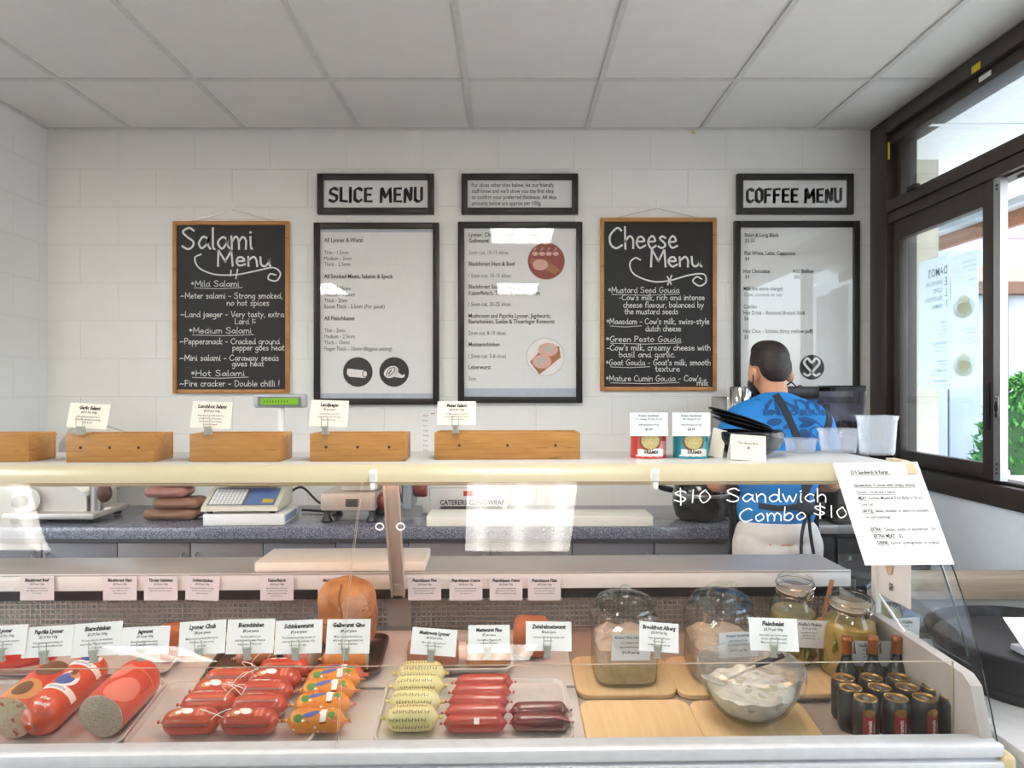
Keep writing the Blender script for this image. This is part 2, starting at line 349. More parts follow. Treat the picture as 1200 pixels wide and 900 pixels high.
# a single-stroke hand alphabet: width | strokes of x,y points (x-height 1, capitals 1.7)
_H = """a .8|.72,.8 .4,1 .06,.5 .3,.02 .66,.5 .74,.98 .7,.3 .86,.02
b .75|.08,1.75 .08,.1 .1,.6 .45,1 .7,.5 .4,.02 .08,.15
c .65|.62,.82 .35,1 .05,.5 .3,.02 .65,.2
d .8|.7,.75 .4,1 .06,.5 .3,.02 .65,.4 .7,1.75 .7,.3 .85,.02
e .7|.08,.52 .6,.6 .45,.98 .2,.9 .05,.45 .3,.02 .68,.2
f .55|.6,1.6 .35,1.75 .25,1.3 .22,0;.02,1 .5,1
g .75|.66,.8 .38,1 .06,.5 .3,.05 .64,.4 .68,1 .64,-.4 .35,-.7 .08,-.5
h .75|.08,1.75 .08,0;.08,.55 .4,1 .66,.7 .68,0
i .25|.12,1 .12,.1 .22,0;.12,1.35 .13,1.42
j .35|.22,1 .2,-.4 -.05,-.65;.22,1.35 .23,1.42
k .65|.08,1.75 .08,0;.6,1 .1,.45 .62,0
l .25|.12,1.75 .1,.2 .24,0
m 1.1|.06,1 .08,0;.08,.6 .35,1 .55,.7 .55,0;.55,.6 .8,1 1.02,.7 1.04,0
n .75|.06,1 .08,0;.08,.6 .42,1 .66,.7 .68,0
o .75|.4,1 .06,.55 .3,.02 .7,.4 .55,.95 .36,.98
p .75|.08,1 .06,-.7;.08,.6 .42,1 .7,.55 .4,.02 .08,.2
q .75|.66,.8 .38,1 .06,.5 .3,.05 .64,.4 .68,1 .66,-.7
r .5|.06,1 .08,0;.08,.55 .28,.95 .5,.9
s .6|.55,.85 .3,1 .1,.78 .45,.45 .5,.15 .25,0 .03,.15
t .5|.22,1.5 .2,.25 .45,.03;.0,1 .45,1
u .75|.06,1 .1,.2 .38,0 .64,.4 .68,1 .68,.2 .8,0
v .65|.03,1 .3,0 .62,1
w 1|.03,1 .26,0 .5,.85 .72,0 .97,1
x .65|.05,1 .6,0;.6,1 .03,0
y .7|.05,1 .3,.25;.66,1 .3,.0 .05,-.65
z .65|.05,1 .6,1 .05,0 .65,.03
A 1|.02,0 .5,1.7 .95,0;.2,.6 .8,.65
B .9|.1,1.7 .1,0;.1,1.65 .6,1.65 .65,1.1 .12,.9 .75,.75 .7,.1 .1,.03
C 1|.95,1.45 .6,1.72 .08,1.1 .1,.4 .5,0 .95,.25
D 1|.12,1.7 .12,0;.02,1.65 .6,1.6 .95,.9 .6,.08 .05,.03
E .85|.8,1.65 .12,1.65;.12,1.65 .12,.02;.12,.02 .85,.02;.12,.85 .7,.88
F .8|.1,1.7 .12,0;.02,1.68 .8,1.68;.1,.9 .65,.92
G 1|.9,1.5 .55,1.72 .08,1 .2,.2 .6,0 .92,.4;.92,.4 .9,.78;.9,.78 .55,.78
H 1|.1,1.7 .1,0;.9,1.7 .9,0;.1,.85 .9,.9
L .8|.12,1.7 .1,.05;.1,.05 .8,.05
M 1.2|.06,0 .14,1.7;.14,1.7 .6,.5;.6,.5 1.05,1.7;1.05,1.7 1.14,0
N 1|.1,0 .1,1.7;.1,1.7 .85,.05;.85,.05 .88,1.7
P .85|.12,1.7 .1,0;.05,1.65 .6,1.7 .8,1.25 .5,.85 .1,.8
S .95|.85,1.5 .5,1.75 .1,1.4 .35,1 .8,.65 .75,.15 .4,0 .03,.25
V .9|.02,1.7 .42,0 .88,1.7
O 1|.5,1.7 .06,.9 .5,0 .95,.8 .5,1.7
1 .4|.2,1.7 .2,0
0 .8|.42,1.65 .06,.9 .35,.02 .74,.7 .45,1.65
$ .9|.8,1.3 .45,1.5 .12,1.2 .45,.85 .78,.5 .45,.15 .05,.35;.45,1.9 .48,-.3
- .6|.05,.6 .5,.62
~ .9|.0,.5 .25,.8 .5,.6 .85,.75
, .2|.12,.15 .05,-.25
. .2|.1,.05 .12,.12
' .2|.12,1.7 .08,1.3
* .6|.3,1.3 .3,.5;.05,1.1 .55,.7;.05,.7 .55,1.1
! .25|.14,1.7 .1,.5;.1,.1 .11,.18
) .7|.05,1.3 .06,1.4;.3,1.3 .31,1.4;0,.7 .2,.35 .45,.7"""
HAND = {}
for ln in _H.split('\n'):
    a, b = ln.split('|'); ch, wd = a.split(' ')
    HAND[ch] = (float(wd), [[tuple(map(float, p.split(','))) for p in st.split()] for st in b.split(';')])
# ------------------------------------------------------------------ the room
wx0 = lambda px: (px-CX)*WY/F
XL, XR, CEIL = -2.435, 1.91, ZC+1.364
struct(MB().span((-5.2, -3.4, -.06), (2.02, WY+.1, 0)).build('floor', M['floor']))
mb = MB(); mb.span((-5.2, -3.4, CEIL+.008), (2.02, WY+.1, CEIL+.06)); ceil = struct(mb.build('ceiling', M['ceil']))
cols = [-.793+.6*k for k in range(-7, 5)]; rows = [3.245-1.2*k for k in range(6)]
g = MB()
for x in cols: g.box((x, .25, CEIL+.004), (.024, 7.2, .008))
for i, y in enumerate(rows):
    for x in cols: g.box((x+.3, y, CEIL+.0045), (.576, .024, .007))
g.box((-.2, WY-.011, CEIL+.004), (4.4, .022, .008)); g.box((XL+.011, 3.4, CEIL+.004), (.022, .9, .008))
struct(g.build('ceiling_grid', M['tbar'], ceil))
struct(MB().span((-5.2, WY, 0), (2.02, WY+.1, CEIL+.05)).build('wall_back', M['wall']))
struct(MB().span((XL-.1, 3.2, 0), (XL, WY, CEIL+.05)).build('wall_left', M['wall_side']))
SILL = ZC-.46
tag(MB().box((wx0(812), WY-.002, ZC+1.352), (.022, .003, .016), 0, bev=.001).build('yellow_sticker', mat('sticker_yellow', 'd9cc8a', .5)), 'tiny pale yellow sticker at the top of the back wall', 'sticker')
struct(MB().span((-5.2, -3.5, 0), (2.02, -3.4, CEIL+.05)).build('wall_front', mat('far_wall_paint', 'a5a29c', .7)))
mb = MB(); mb.span((-5.3, -3.5, 0), (-5.2, WY, .25)); mb.span((-5.3, -3.5, 2.6), (-5.2, WY, CEIL+.05))  # unseen side wall; its openings are added to let bluish daylight in
for y in (-3.45, -1.3, .9, 3.1): mb.span((-5.3, y-.06, .25), (-5.2, y+.06, 2.6))
mb.span((-5.3, 3.1, .25), (-5.2, WY, 2.6)); struct(mb.build('wall_added_openings', mat('far_side_paint', 'b5b2ac', .7)))
mb = MB(); mb.span((XR, -3.4, 0), (XR+.11, .55, CEIL+.05)); mb.span((XR, .55, 0), (XR+.11, 1.42, .25)); mb.span((XR, .55, 2.55), (XR+.11, 1.42, CEIL+.05)); struct(mb.build('wall_near_right', mat('near_wall_paint', 'a9a6a0', .7)))
struct(MB().span((XR, 1.42, 0), (XR+.11, WY, SILL)).build('wall_right', M['plaster']))
# ceiling troffers: recessed lamps behind the glass of the counter's reflections
lt = lamp('troffer_light', 'fff8ec', TROFFER_LAMP, .2)
TROF_LIST = [(-.193, .845, 'recessed tube light over the middle of the counter front'), (-2.84, .845, 'recessed tube light over the left end of the counter front'), (-.193, -2.85, 'recessed tube light farther back over the shop floor, middle'), (-2.84, -2.85, 'recessed tube light farther back over the shop floor, left')]
def troffer(x0, y0, label):
    t = thing('ceiling_light', label, 'ceiling light', (x0+.3, y0+.6, CEIL), group='recessed ceiling lights')
    f = MB()
    for s in (-1, 1): f.box((s*.285, 0, -.004), (.03, 1.2, .022)); f.box((0, s*.585, -.004), (.54, .03, .022))
    f.build('light_frame', M['white'], t)
    MB().box((0, 0, -.001), (.54, 1.14, .006)).build('diffuser', lt, t)
for x0, y0, lb in TROF_LIST: troffer(x0, y0, lb)
# window in the right wall
def wy(px): return XR*F/(px-CX)
win = MB(); a = M['alu_dark']; x0, x1 = XR-.012, XR+.11
Z = lambda dz: ZC+dz
def bar(mb, ya, yb, za, zb, xa=x0, xb=x1, bev=.004): mb.span((xa, ya, za), (xb, yb, zb), bev=bev)
bar(win, 3.70, WY, SILL, CEIL)                       # corner post in two depths, with a groove
bar(win, 3.635, 3.70, SILL, CEIL, XR+.03)
bar(win, 1.5, 3.70, Z(1.29), CEIL); bar(win, 1.5, 3.70, Z(1.232), Z(1.286), XR+.012)
bar(win, 1.5, 3.70, Z(.887), Z(.945)); bar(win, 1.5, 3.76, Z(.832), Z(.884), XR-.004)
bar(win, 1.5, 3.70, SILL, Z(-.375)); bar(win, 1.5, 3.70, Z(-.372), Z(-.362), XR+.03)
bar(win, 1.42, 1.5, SILL, CEIL)
for i in (0, 1): win.span((XR+.02+.05*i, 1.5, Z(.822)), (XR+.036+.05*i, 2.86, Z(.832)))
w = struct(win.build('window_1', a))
struct(MB().span((XR+.05, 1.5, Z(.945)), (XR+.056, 3.635, Z(1.232))).build('window_pane', M['wglass'], w))
s = MB(); sx0, sx1 = XR+.004, XR+.045
bar(s, 3.60, 3.66, Z(-.36), Z(.83), sx0, sx1); bar(s, 2.902, 2.97, Z(-.36), Z(.83), sx0, sx1)
bar(s, 2.97, 3.60, Z(.737), Z(.83), sx0, sx1); bar(s, 2.97, 3.60, Z(-.36), Z(-.298), sx0, sx1)
s = struct(s.build('window_sash', a, w))
struct(MB().span((sx0+.018, 2.965, Z(-.3)), (sx0+.024, 3.605, Z(.74))).build('window_pane', M['wglass'], s))
k = MB(); k.span((sx0, 2.862, Z(-.36)), (sx0+.03, 2.902, Z(.83)))
k = struct(k.build('window_strip', M['alu'], w))
h = MB(); h.box((sx0-.001, 2.882, Z(-.07)), (.004, .026, .085), 0, bev=.001); h.box((sx0-.004, 2.882, Z(-.07)), (.004, .012, .03), 1)
for z in (.03, -.03, ): h.box((sx0-.004, 2.882, Z(-.07)+z*1.1), (.003, .006, .006), 1)
for z in (-.33, -.315, -.295, .80, .785): h.box((sx0-.001, 2.882, Z(z)), (.003, .007, .007), 1)
struct(h.build('window_lock', [M['chrome'], M['black']], k))
struct(MB().box((sx0-.006, 2.925, Z(-.07)), (.012, .014, .19), 0, bev=.004).build('window_handle', M['black'], s))
tabs = [((XR-.0155, 2.98, Z(1.305)), (.004, .055, .03), 'e3c81f', 'yellow tape tab on the dark window head'),
        ((XR+.008, 2.96, Z(1.262)), (.004, .075, .022), 'e9ebee', 'white torn sticker under the yellow tab on the window head'),
        ((XR-.0155, 3.665, Z(1.19)), (.004, .018, .085), 'd9bd1c', 'yellow tape strip hanging in the window corner')]
for c, d, h, lb in tabs: tag(MB().box(c, d, 0, bev=.002).build('tape_tab', mat('tape_'+h, h, .4)), lb, 'tape')
tag(MB().box((XR-.006, 3.46, Z(.95)), (.03, .075, .026), 0, bev=.006).build('window_catch', M['black']), 'small black catch on the window transom bar', 'window catch')

# posters on the sash, seen from behind
pgh = mat('show_through_ink', '93a5ad', .7); psh = M['poster_film']
def ghost(o, c, d, txt, label, pics=()):
    mb = MB(); mb.box((0, 0, 0), (.0015, d[0], d[1]), 0)
    fn = plane((-.0016, 0, 0), (0, 1, 0), (0, 0, 1))           # reads from outside, so mirrored in here
    for t, x, y, h, b in txt: mb.text(fn, t, x, y, h, 1, b, .8)
    for y in pics:
        mb.disc(fn, 0, y, .075, .045, 2); mb.disc(plane((-.002, 0, 0), (0, 1, 0), (0, 0, 1)), 0, y-.01, .06, .034, 3); mb.disc(plane((-.0024, 0, 0), (0, 1, 0), (0, 0, 1)), 0, y+.014, .045, .04, 4)
    tag(mb.build('window_poster', [psh, pgh, glass('plate_print', 'f2f8fb', 1.3, .5, 0, .4, 'e6edf0'), glass('bread_print', 'efe7d2', 1.3, .5, 0, .4, 'f0e6cc'), glass('filling_print', 'f5ecd2', 1.3, .5, 0, .4, 'f7eccb')], None, c), label, 'poster')
w1 = [("DAMO'S", -.105, .215, .052, .01), ('E', -.105, .165, .05, .01), ('L', -.105, .115, .05, .01), ('I', -.105, .065, .05, .01)]
for i, t in enumerate(['SANDWICHES', 'COFFEE', 'DELICATESSEN', 'GERMAN']): w1.append((t, -.07, .175-.036*i, .026, .004))
for i, t in enumerate(['COFFEE', 'Short black', 'Flat white', 'Latte, cappucino', 'Hot chocolate', '', 'SANDWICHES - 10', 'Cheese, 1 meat and 1 sauce', 'German meatloaf, pork belly', 'Sliced cold cut', '', 'Extra cheese, pickle', 'or sauerkraut', '', 'EXTRA MEAT - 2', 'Lemon, pomegranate or original', '', 'WEEKEND OPEN', 'Saturday and Sunday']):
    w1.append((t, -.105, -.005-.0155*i, .017 if t.isupper() else .012, .003 if t.isupper() else 0))
PXP = XR+.034
ghost(None, (PXP, 3.362, ZC+.299), (.245, .60), w1, 'pale menu sheet taped outside the window, headed in mirrored capitals')
w2 = [(t, -.085, .25-.02*i, .013, 0) for i, t in enumerate(['German Meatloaf Roll', 'crispy onion and sauce', 'served warm', '', 'Pork belly roll'])]
w2 += [(t, -.085, -.035-.02*i, .013, 0) for i, t in enumerate(['Sliced Cold Cut Roll', 'cheese and pickle', 'choose a sauce', 'sweet or hot'])]
ghost(None, (PXP, 3.138, ZC+.288), (.19, .585), w2, 'pale sheet with two bread roll pictures taped outside the window', (.06, -.19))

# ------------------------------------------------------------------ outside the window
pier = mat('outside_block', 'c9c2b0', .7)
struct(MB().span((XR+.12, 3.95, -.1), (2.31, 4.35, 3.3)).build('wall_outside', wallmat('outside_block_wall', 'cfc8b6', .1, -.069)))
sf = MB(); sf.span((XR+.115, .2, ZC+1.235), (3.36, 6.6, ZC+1.27)); sf.box((2.66, 3.42, ZC+1.2325), (1.4, .03, .006))
struct(sf.build('ceiling_outside', mat('soffit_paint', 'e3e8ec', .6)))
fa = MB(); fa.span((3.36, .2, ZC+1.09), (3.40, 6.6, ZC+1.19)); struct(fa.build('trim_1', wood('fascia_wood', '8a5a37', 'a8734a')))
gu = MB(); gu.span((3.26, .2, ZC+1.19), (3.44, 6.6, ZC+1.27), bev=.02); struct(gu.build('trim_2', mat('gutter', 'b9c4cc', .5)))
struct(MB().span((1.95, -2, -.12), (14, 16, -.06)).build('ground_outside', mat('paving', 'c4c1ba', .8, var=.1, scale=6)))
HY = 8.5
hb = thing('neighbour_house', 'house across the yard with pink weatherboards over grey doors', 'house', (5.6, HY, -.06))
cl = MB()
for i in range(16): cl.ext([(-.02, 3.16+.16*i), (0, 3.16+.16*i+.16), (.06, 3.16+.16*i+.16), (.06, 3.16+.16*i)], -1.6, 4.5)
cl.build('weatherboard', mat('pink_cladding', 'b99fa6', .6), hb)
MB().span((-1.6, -.1, 2.98), (4.5, .06, 3.16)).build('blue_flashing', mat('blue_flashing', '9db4c8', .5), hb)
MB().span((-1.6, -.12, 2.80), (4.5, .06, 2.975)).build('eaves_board', mat('eaves_board', 'b99683', .6), hb)
MB().span((-1.6, -.14, 2.66), (4.5, .06, 2.795)).build('beam', mat('beam_wood', '6b4a37', .6), hb)
dr = MB()
for i in range(11): dr.span((-1.6+.55*i, 0, 0), (-1.6+.55*i+.53, .05, 2.66), 0, bev=.01)
dr.build('door_panels', mat('grey_door_panel', 'aab2b8', .5, var=.12, scale=2), hb)
MB().span((.08, -.06, 0), (.14, 0, 2.66)).build('post', M['dark'], hb)
MB().span((-1.6, .06, -.1), (4.5, .4, 6.0)).build('wall', mat('house_wall', 'b0a7a6', .8), hb)
bu = thing('garden_bush', 'dense green conical bush behind the white outdoor table', 'bush', (5.08, 7.2, -.06))
lf = MB()
for i in range(2600):
    z = random.uniform(.05, 1.72); t = z/1.72; rr = .52*math.sqrt(max(0, 1-t**2.2))*random.uniform(.72, 1.03); an = random.uniform(0, 6.283)
    X = Matrix.Translation((rr*math.cos(an), rr*math.sin(an), z)) @ Euler((random.uniform(-1.2, 1.2), random.uniform(-1.2, 1.2), an)).to_matrix().to_4x4()
    q = random.uniform(.03, .055); lf.add([(0, -q*.4, 0), (q*1.4, 0, .01), (0, q*.4, 0), (-q*.5, 0, -.005)], [(0, 1, 2, 3)], 0 if random.random() < .6 else 1, X)
lf.build('foliage', [mat('leaf', '3f7a35', .5), mat('leaf_light', '5c9a47', .5)], bu)
MB().lathe([(.02, .1), (.42, .15), (.45, .6), (.36, 1.1), (.2, 1.5), (.02, 1.62)], 18).build('inner_foliage', mat('leaf_shade', '2c5426', .7), bu)
MB().tube([(0, 0, 0), (0, 0, .4)], .05).build('trunk', mat('bark', '5a4634', .8), bu)
tb = thing('outdoor_table', 'white round outdoor table in front of the bush', 'table', (4.42, 5.95, -.06))
MB().lathe([(.02, .77), (.5, .77), (.52, .785), (.52, .80), (.5, .812), (.02, .812)], 40).build('table_top', M['white'], tb)
MB().lathe([(.24, 0), (.24, .02), (.05, .05), (.035, .1), (.035, .77)], 20).build('table_leg', M['white'], tb)
tag(MB().span((4.05, 7.4, -.06), (4.12, 7.47, 1.1), 0, .01).build('yard_post', mat('blue_post', '6f93b5', .5)), 'blue post in the yard seen through the lower window sash', 'post')
pb = thing('planter_box', 'white planter box in the yard seen through the window bottom', 'planter', (3.25, 5.4, -.06))
pm = MB(); pm.span((-.25, -.2, 0), (.25, .2, .95), 0, .01); pm.build('box_body', M['white'], pb); MB().span((-.28, -.23, .93), (.28, .23, 1.0), 0, .01).build('box_rim', M['white'], pb)
hd = MB()
hd.span((2.7, 9.2, -.06), (4.0, 9.4, 1.25)); tag(hd.build('yard_fence', mat('grey_fence', '8d9498', .7)), 'low grey fence at the back of the yard behind the window', 'fence')
# ------------------------------------------------------------------ pictures and boards on the back wall
def wx(px): return (px-CX)*WY/F
def wz(py): return ZC-(py-CY)*WY/F
PXM = WY/F                                           # metres per photo pixel on the wall
def frame_mesh(w, h, t, d):
    mb = MB()
    for s in (-1, 1):
        mb.box((s*(w-t)/2, 0, 0), (t, d, h), 0, bev=.003); mb.box((0, 0, s*(h-t)/2), (w-2*t, d, t), 0, bev=.003)
    return mb
def picture(name, label, cat, x0, y0, x1, y1, tpx, fm, art, glazed=True, d=.028):
    w, h = (x1-x0)*PXM, (y1-y0)*PXM
    t = thing(name, label, cat, (wx((x0+x1)/2), WY-d/2-.001, wz((y0+y1)/2)))
    frame_mesh(w, h, tpx*PXM, d).build('frame', fm, t)
    a = MB(); iw, ih = w-2*tpx*PXM, h-2*tpx*PXM
    a.box((0, .004, 0), (iw, .004, ih), 0)
    mats = art(a, lambda px, py, k=.0: Vector((wx(px)-t.location.x, .0015-.0004-k, wz(py)-t.location.z)), iw, ih)
    a.build('chalkboard' if not glazed else 'print', mats, t)
    if glazed: MB().box((0, -.004, 0), (iw+.004, .002, ih+.004)).build('glazing', M['pglass'], t)
    return t
def pxfn(P, k=.0006): return lambda x, y: P(x, -y, k)                # 2D art in photo pixels, y up
def art_blank(lines, discs=None):
    def f(a, P, iw, ih):
        fn = pxfn(P)
        for t, x, y, h, b, c in lines: a.text(fn, t, x, -y, h, 2 if c else 1, b, .8)
        if discs: discs(a, P)
        return [M['paper'], M['ink'], M['grey_ink'], mat('band', 'bcc3d2', .6), M['whitepr'], mat('meat_a', '9a4a3c', .6, var=.2, scale=90), mat('meat_b', 'e3b3a6', .6, var=.08, scale=90), mat('meat_c', 'b0754a', .6), mat('meat_d', 'c9c0b4', .6)]
    return f
def grp(x, ys, sc, off, rows): return [(t, off[0]+x/sc, off[1]+y/sc, h, b, c) for (t, h, b, c), y in zip(rows, ys)]
L, B = lambda t: (t, 6.6, 0, 1), lambda t: (t, 7.0, .012, 0)
def band(a, P, x0, y0, x1, y1): a.rect(pxfn(P, .0003), x0, -y1, x1, -y0, 3)
def slice_discs(a, P):
    band(a, P, 377, 270, 507, 273); band(a, P, 377, 461, 507, 467)
    for k, (cx, cy) in enumerate(((420, 436), (462.4, 436))):
        a.disc(pxfn(P), cx, -cy, 17.3, None, 1, 36)
        f2, f3 = pxfn(P, .001), pxfn(P, .0014)
        if k == 0:
            a.poly(f2, [(408, -432), (427, -434), (431, -437), (429, -443), (410, -441.5), (407, -438)], 4); a.disc(f3, 428.5, -438.3, 3.2, 4.2, 1); a.disc(pxfn(P, .0018), 428.5, -438.3, 2.2, 3.2, 4)
        else:
            a.disc(f2, 459, -436, 9, 6.5, 4, rot=.5); a.poly(f2, [(464, -434), (472, -440), (474, -438), (475, -441), (472, -443), (463, -442)], 4)
            a.line(f3, catmull([(453, -441, 0), (456, -433, 0), (463, -431, 0), (462, -436, 0), (456, -441, 0)], 4), .9, 1); a.line(f3, [(459, -434), (456, -438)], 1.4, 1)
tx = grp(572, (283, 326, 347, 367, 410, 452, 473, 494, 515, 557, 599, 620, 641, 663), 3, (190, 190), [B('All Lyoner & Wurst'), L('Thin - 1.5mm'), L('Medium - 2mm'), L('Thick - 2.5mm'), B('All Smoked Meats, Salamis & Speck'), L('Thin - 1.25mm'), L('Medium - 1.5mm'), L('Thick - 2mm'), L('Bacon Thick - 3.5mm (For speck)'), B('All Fleischkaese'), L('Thin - 2mm'), L('Medium - 2.5mm'), L('Thick - 10mm'), L('Finger Thick - 15mm (Biggest setting)')])
picture('menu_poster', 'black-framed poster of slice thicknesses below the slice menu sign', 'poster', 369, 262, 515, 474, 7.2, M['frame'], art_blank(tx, slice_discs))
def meat_discs(a, P):
    band(a, P, 544.5, 455, 675, 464.5)
    f1, f2, f3, f4 = (pxfn(P, k) for k in (.0006, .001, .0014, .0018))
    a.disc(f1, 640, -306.5, 22, None, 8, 36); a.disc(f2, 640, -306.5, 21.3, None, 5, 36)
    a.poly(f3, [(621, -309), (650, -322), (656, -317), (640, -305), (622, -303)], 7); a.disc(f4, 633, -311, 9, 6.5, 6)
    for i in range(4): a.disc(f3, 627+i*8, -298, 3.6, 2.4, 6); a.line(f4, [(626+i*8, -294), (628+i*8, -291)], 1, 8)
    a.disc(f1, 639, -418.5, 22.3, None, 8, 36); a.disc(f2, 639, -418.5, 21.6, None, 4, 36)
    a.poly(f3, [(621, -424), (632, -439), (657, -419), (655, -406), (640, -404)], 7)
    a.disc(f4, 642, -410, 11.5, 8, 6); a.disc(pxfn(P, .0022), 635, -424, 11, 8, 6); a.disc(pxfn(P, .0026), 634, -423, 6, 4, 8, rot=.4); a.disc(pxfn(P, .0026), 643, -409, 6, 4, 8, rot=.4)
rows = [B('Lyoner, Chicken lyoner, Schinkenwurst &'), B('Gelbwurst'), L('2mm cut, 10-15 slices'), B('Blackforest Ham & Beef'), L('1.5mm cut, 10-15 slices'), B('Blackforest Salami, Italian Pepperoni,'), B('Kaiserfleisch, Tiroler & Lachschinken'), L('1.5mm cut, 20-25 slices'), B('Mushroom and Paprika Lyoner, Jagdwurst,'), B('Bierschinken, Suelze & Thueringer Rotwurst'), L('2mm cut, 8-10 slices'), B('Meisterschinken'), L('1.5mm cut, 5-8 slices'), B('Leberwurst'), L('3cm')]
tx = grp(88, (264, 285, 326, 366, 407, 446, 468, 507, 548, 568, 608, 648, 689, 728, 768), 3, (520, 190), rows)
picture('menu_poster', 'black-framed poster of slice counts with two round meat pictures', 'poster', 537, 261, 682, 472, 7.2, M['frame'], art_blank(tx, meat_discs))
def pretzel(a, P):
    a.disc(pxfn(P), 950, -430.5, 14.5, None, 1, 36)
    a.line(pxfn(P, .001), catmull([(941, -438, 0), (946, -440, 0), (954, -432, 0), (959, -425, 0), (955, -420, 0), (950, -425, 0), (945, -420, 0), (941, -425, 0), (946, -432, 0), (954, -440, 0), (959, -438, 0)], 5), 2.8, 4)
rows = [('Short & Long Black', 135, 378, 0), ('$3.50', 138, 406, 1), ('Flat White, Latte, Cappucino', 135, 469, 0), ('$4', 138, 497, 1), ('Hot Chocolate', 130, 559, 0), ('$4', 138, 587, 1), ('Add Bullion', 376, 559, 0), ('50c', 384, 587, 1), ('Milk (no extra charge)', 130, 646, 0), ('Cow, coconut or soy', 134, 676, 1), ('Combo', 130, 736, 0), ('Hot Drink - Buttered Bretzel Stick', 130, 767, 0), ('$6', 134, 796, 1), ('Hot Choc - Schoko (fancy mellow puff)', 130, 859, 0), ('$6', 134, 888, 1)]
tx = [(t, 840+x/4.286, 190+y/4.286, 6.4, 0 if c else .012, c) for t, x, y, c in rows]
picture('menu_poster', 'black-framed coffee menu poster partly behind the person', 'poster', 859, 260, 1005, 472, 7.2, M['frame'], art_blank(tx, pretzel))
tx = [(t, 553, 220+7.05*i, 6.8, .006, 0) for i, t in enumerate(['For slices other than below, let our friendly', "staff know and we'll show you the first slice", 'to confirm your preferred thickness. All slice', 'amounts below are approx per 100g.'])]
picture('framed_sign', 'small black-framed notice about slices above the middle poster', 'sign', 541, 205, 677, 252, 7.2, M['frame'], art_blank(tx))
# the two gothic headings, drawn with a broad pen
GO = {'S': [[(.62, .86), (.4, 1), (.12, .84), (.12, .62), (.58, .42), (.58, .16), (.34, 0), (.06, .14)]], 'L': [[(.14, 1), (.14, .08), (.56, .04)]], 'I': [[(.16, 1), (.16, 0)]],
      'C': [[(.6, .84), (.38, 1), (.12, .82), (.12, .18), (.38, 0), (.6, .16)]], 'E': [[(.58, .96), (.14, .96), (.14, .04), (.58, .04)], [(.14, .52), (.5, .52)]],
      'M': [[(.12, 0), (.16, 1), (.46, .3), (.76, 1), (.82, 0)]], 'N': [[(.12, 0), (.14, .95), (.56, .1), (.58, 1)]], 'U': [[(.12, 1), (.12, .16), (.34, 0), (.58, .14), (.58, 1)]],
      'O': [[(.36, 1), (.12, .82), (.12, .18), (.36, 0), (.6, .18), (.6, .82), (.36, 1)]], 'F': [[(.58, .96), (.14, .96), (.14, 0)], [(.14, .52), (.5, .54)]]}
def gothic(txt, x0, x1, yb, h):
    def f(a, P, iw, ih):
        pen, st = 0, []
        for c in txt:
            if c == ' ': pen += .4; continue
            st += [[(pen+p[0], p[1]) for p in q] for q in GO[c]]; pen += {'M': .98, 'I': .36, 'L': .66}.get(c, .74)
        k = (x1-x0)/pen
        for q in st: a.line(pxfn(P), [(x0+p[0]*k, -yb+p[1]*h) for p in q], 3.0, 1, nib=4.3)
        return [M['paper'], M['ink']]
    return f
picture('framed_sign', 'black-framed sign reading SLICE MENU', 'sign', 373, 205, 509, 252, 7.2, M['frame'], gothic('SLICE MENU', 386, 497, 237.5, 16.5))
picture('framed_sign', 'black-framed sign reading COFFEE MENU', 'sign', 862, 205, 998, 252, 7.2, M['frame'], gothic('COFFEE MENU', 873, 986, 238, 16))
def chalk(off, heads, swash, lines, und):
    def f(a, P, iw, ih):
        fn = pxfn(P); q = lambda x, y: (off[0]+x/3, -(off[1]+y/3))
        for t, x0, x1, y, xh, w in heads: a.hand(fn, t, *[off[0]+v/3 for v in (x0, x1)], -(off[1]+y/3), xh/3, w, 1)
        for s in swash: a.line(fn, catmull([(*q(*p), 0) for p in s], 6), 1.7, 1)
        for t, x0, x1, y in lines: a.hand(fn, t, off[0]+x0/3, off[0]+x1/3, -(off[1]+y/3), 3.9, .75, 1)
        for x0, x1, y in und: a.line(fn, [q(x0, y), q((x0+x1)/2, y+3), q(x1, y-1)], .6, 1)
        return [M['chalk'], M['chalkw']]
    return f
sal = chalk((190, 190), [('Salami', 72, 320, 306, 42, 2.3), ('Menu', 195, 382, 366, 31, 2.3)],
    [[(140, 325), (118, 338), (132, 372), (185, 395), (260, 397), (330, 384), (392, 372), (418, 392), (404, 418), (376, 412), (382, 394), (402, 398)], [(245, 382), (243, 400)], [(268, 378), (262, 410)]],
    [('*Mild Salami', 105, 272, 438), ('~Meter salami - Strong smoked,', 68, 425, 480), ('no hot spices', 230, 378, 505), ('~Land jaeger - Very tasty, extra', 68, 430, 545), ('Lard !)', 258, 335, 570), ('*Medium Salami', 98, 316, 602), ('~Peppersnack - Cracked ground', 66, 415, 640), ('pepper goes heat', 250, 432, 662), ('~Mini salami - Caraway seeds', 66, 412, 698), ('gives heat', 248, 360, 718), ('*Hot Salami', 105, 292, 752), ('~Fire cracker - Double chilli !', 66, 415, 788)],
    [(115, 285, 443), (108, 325, 608), (110, 306, 757)])
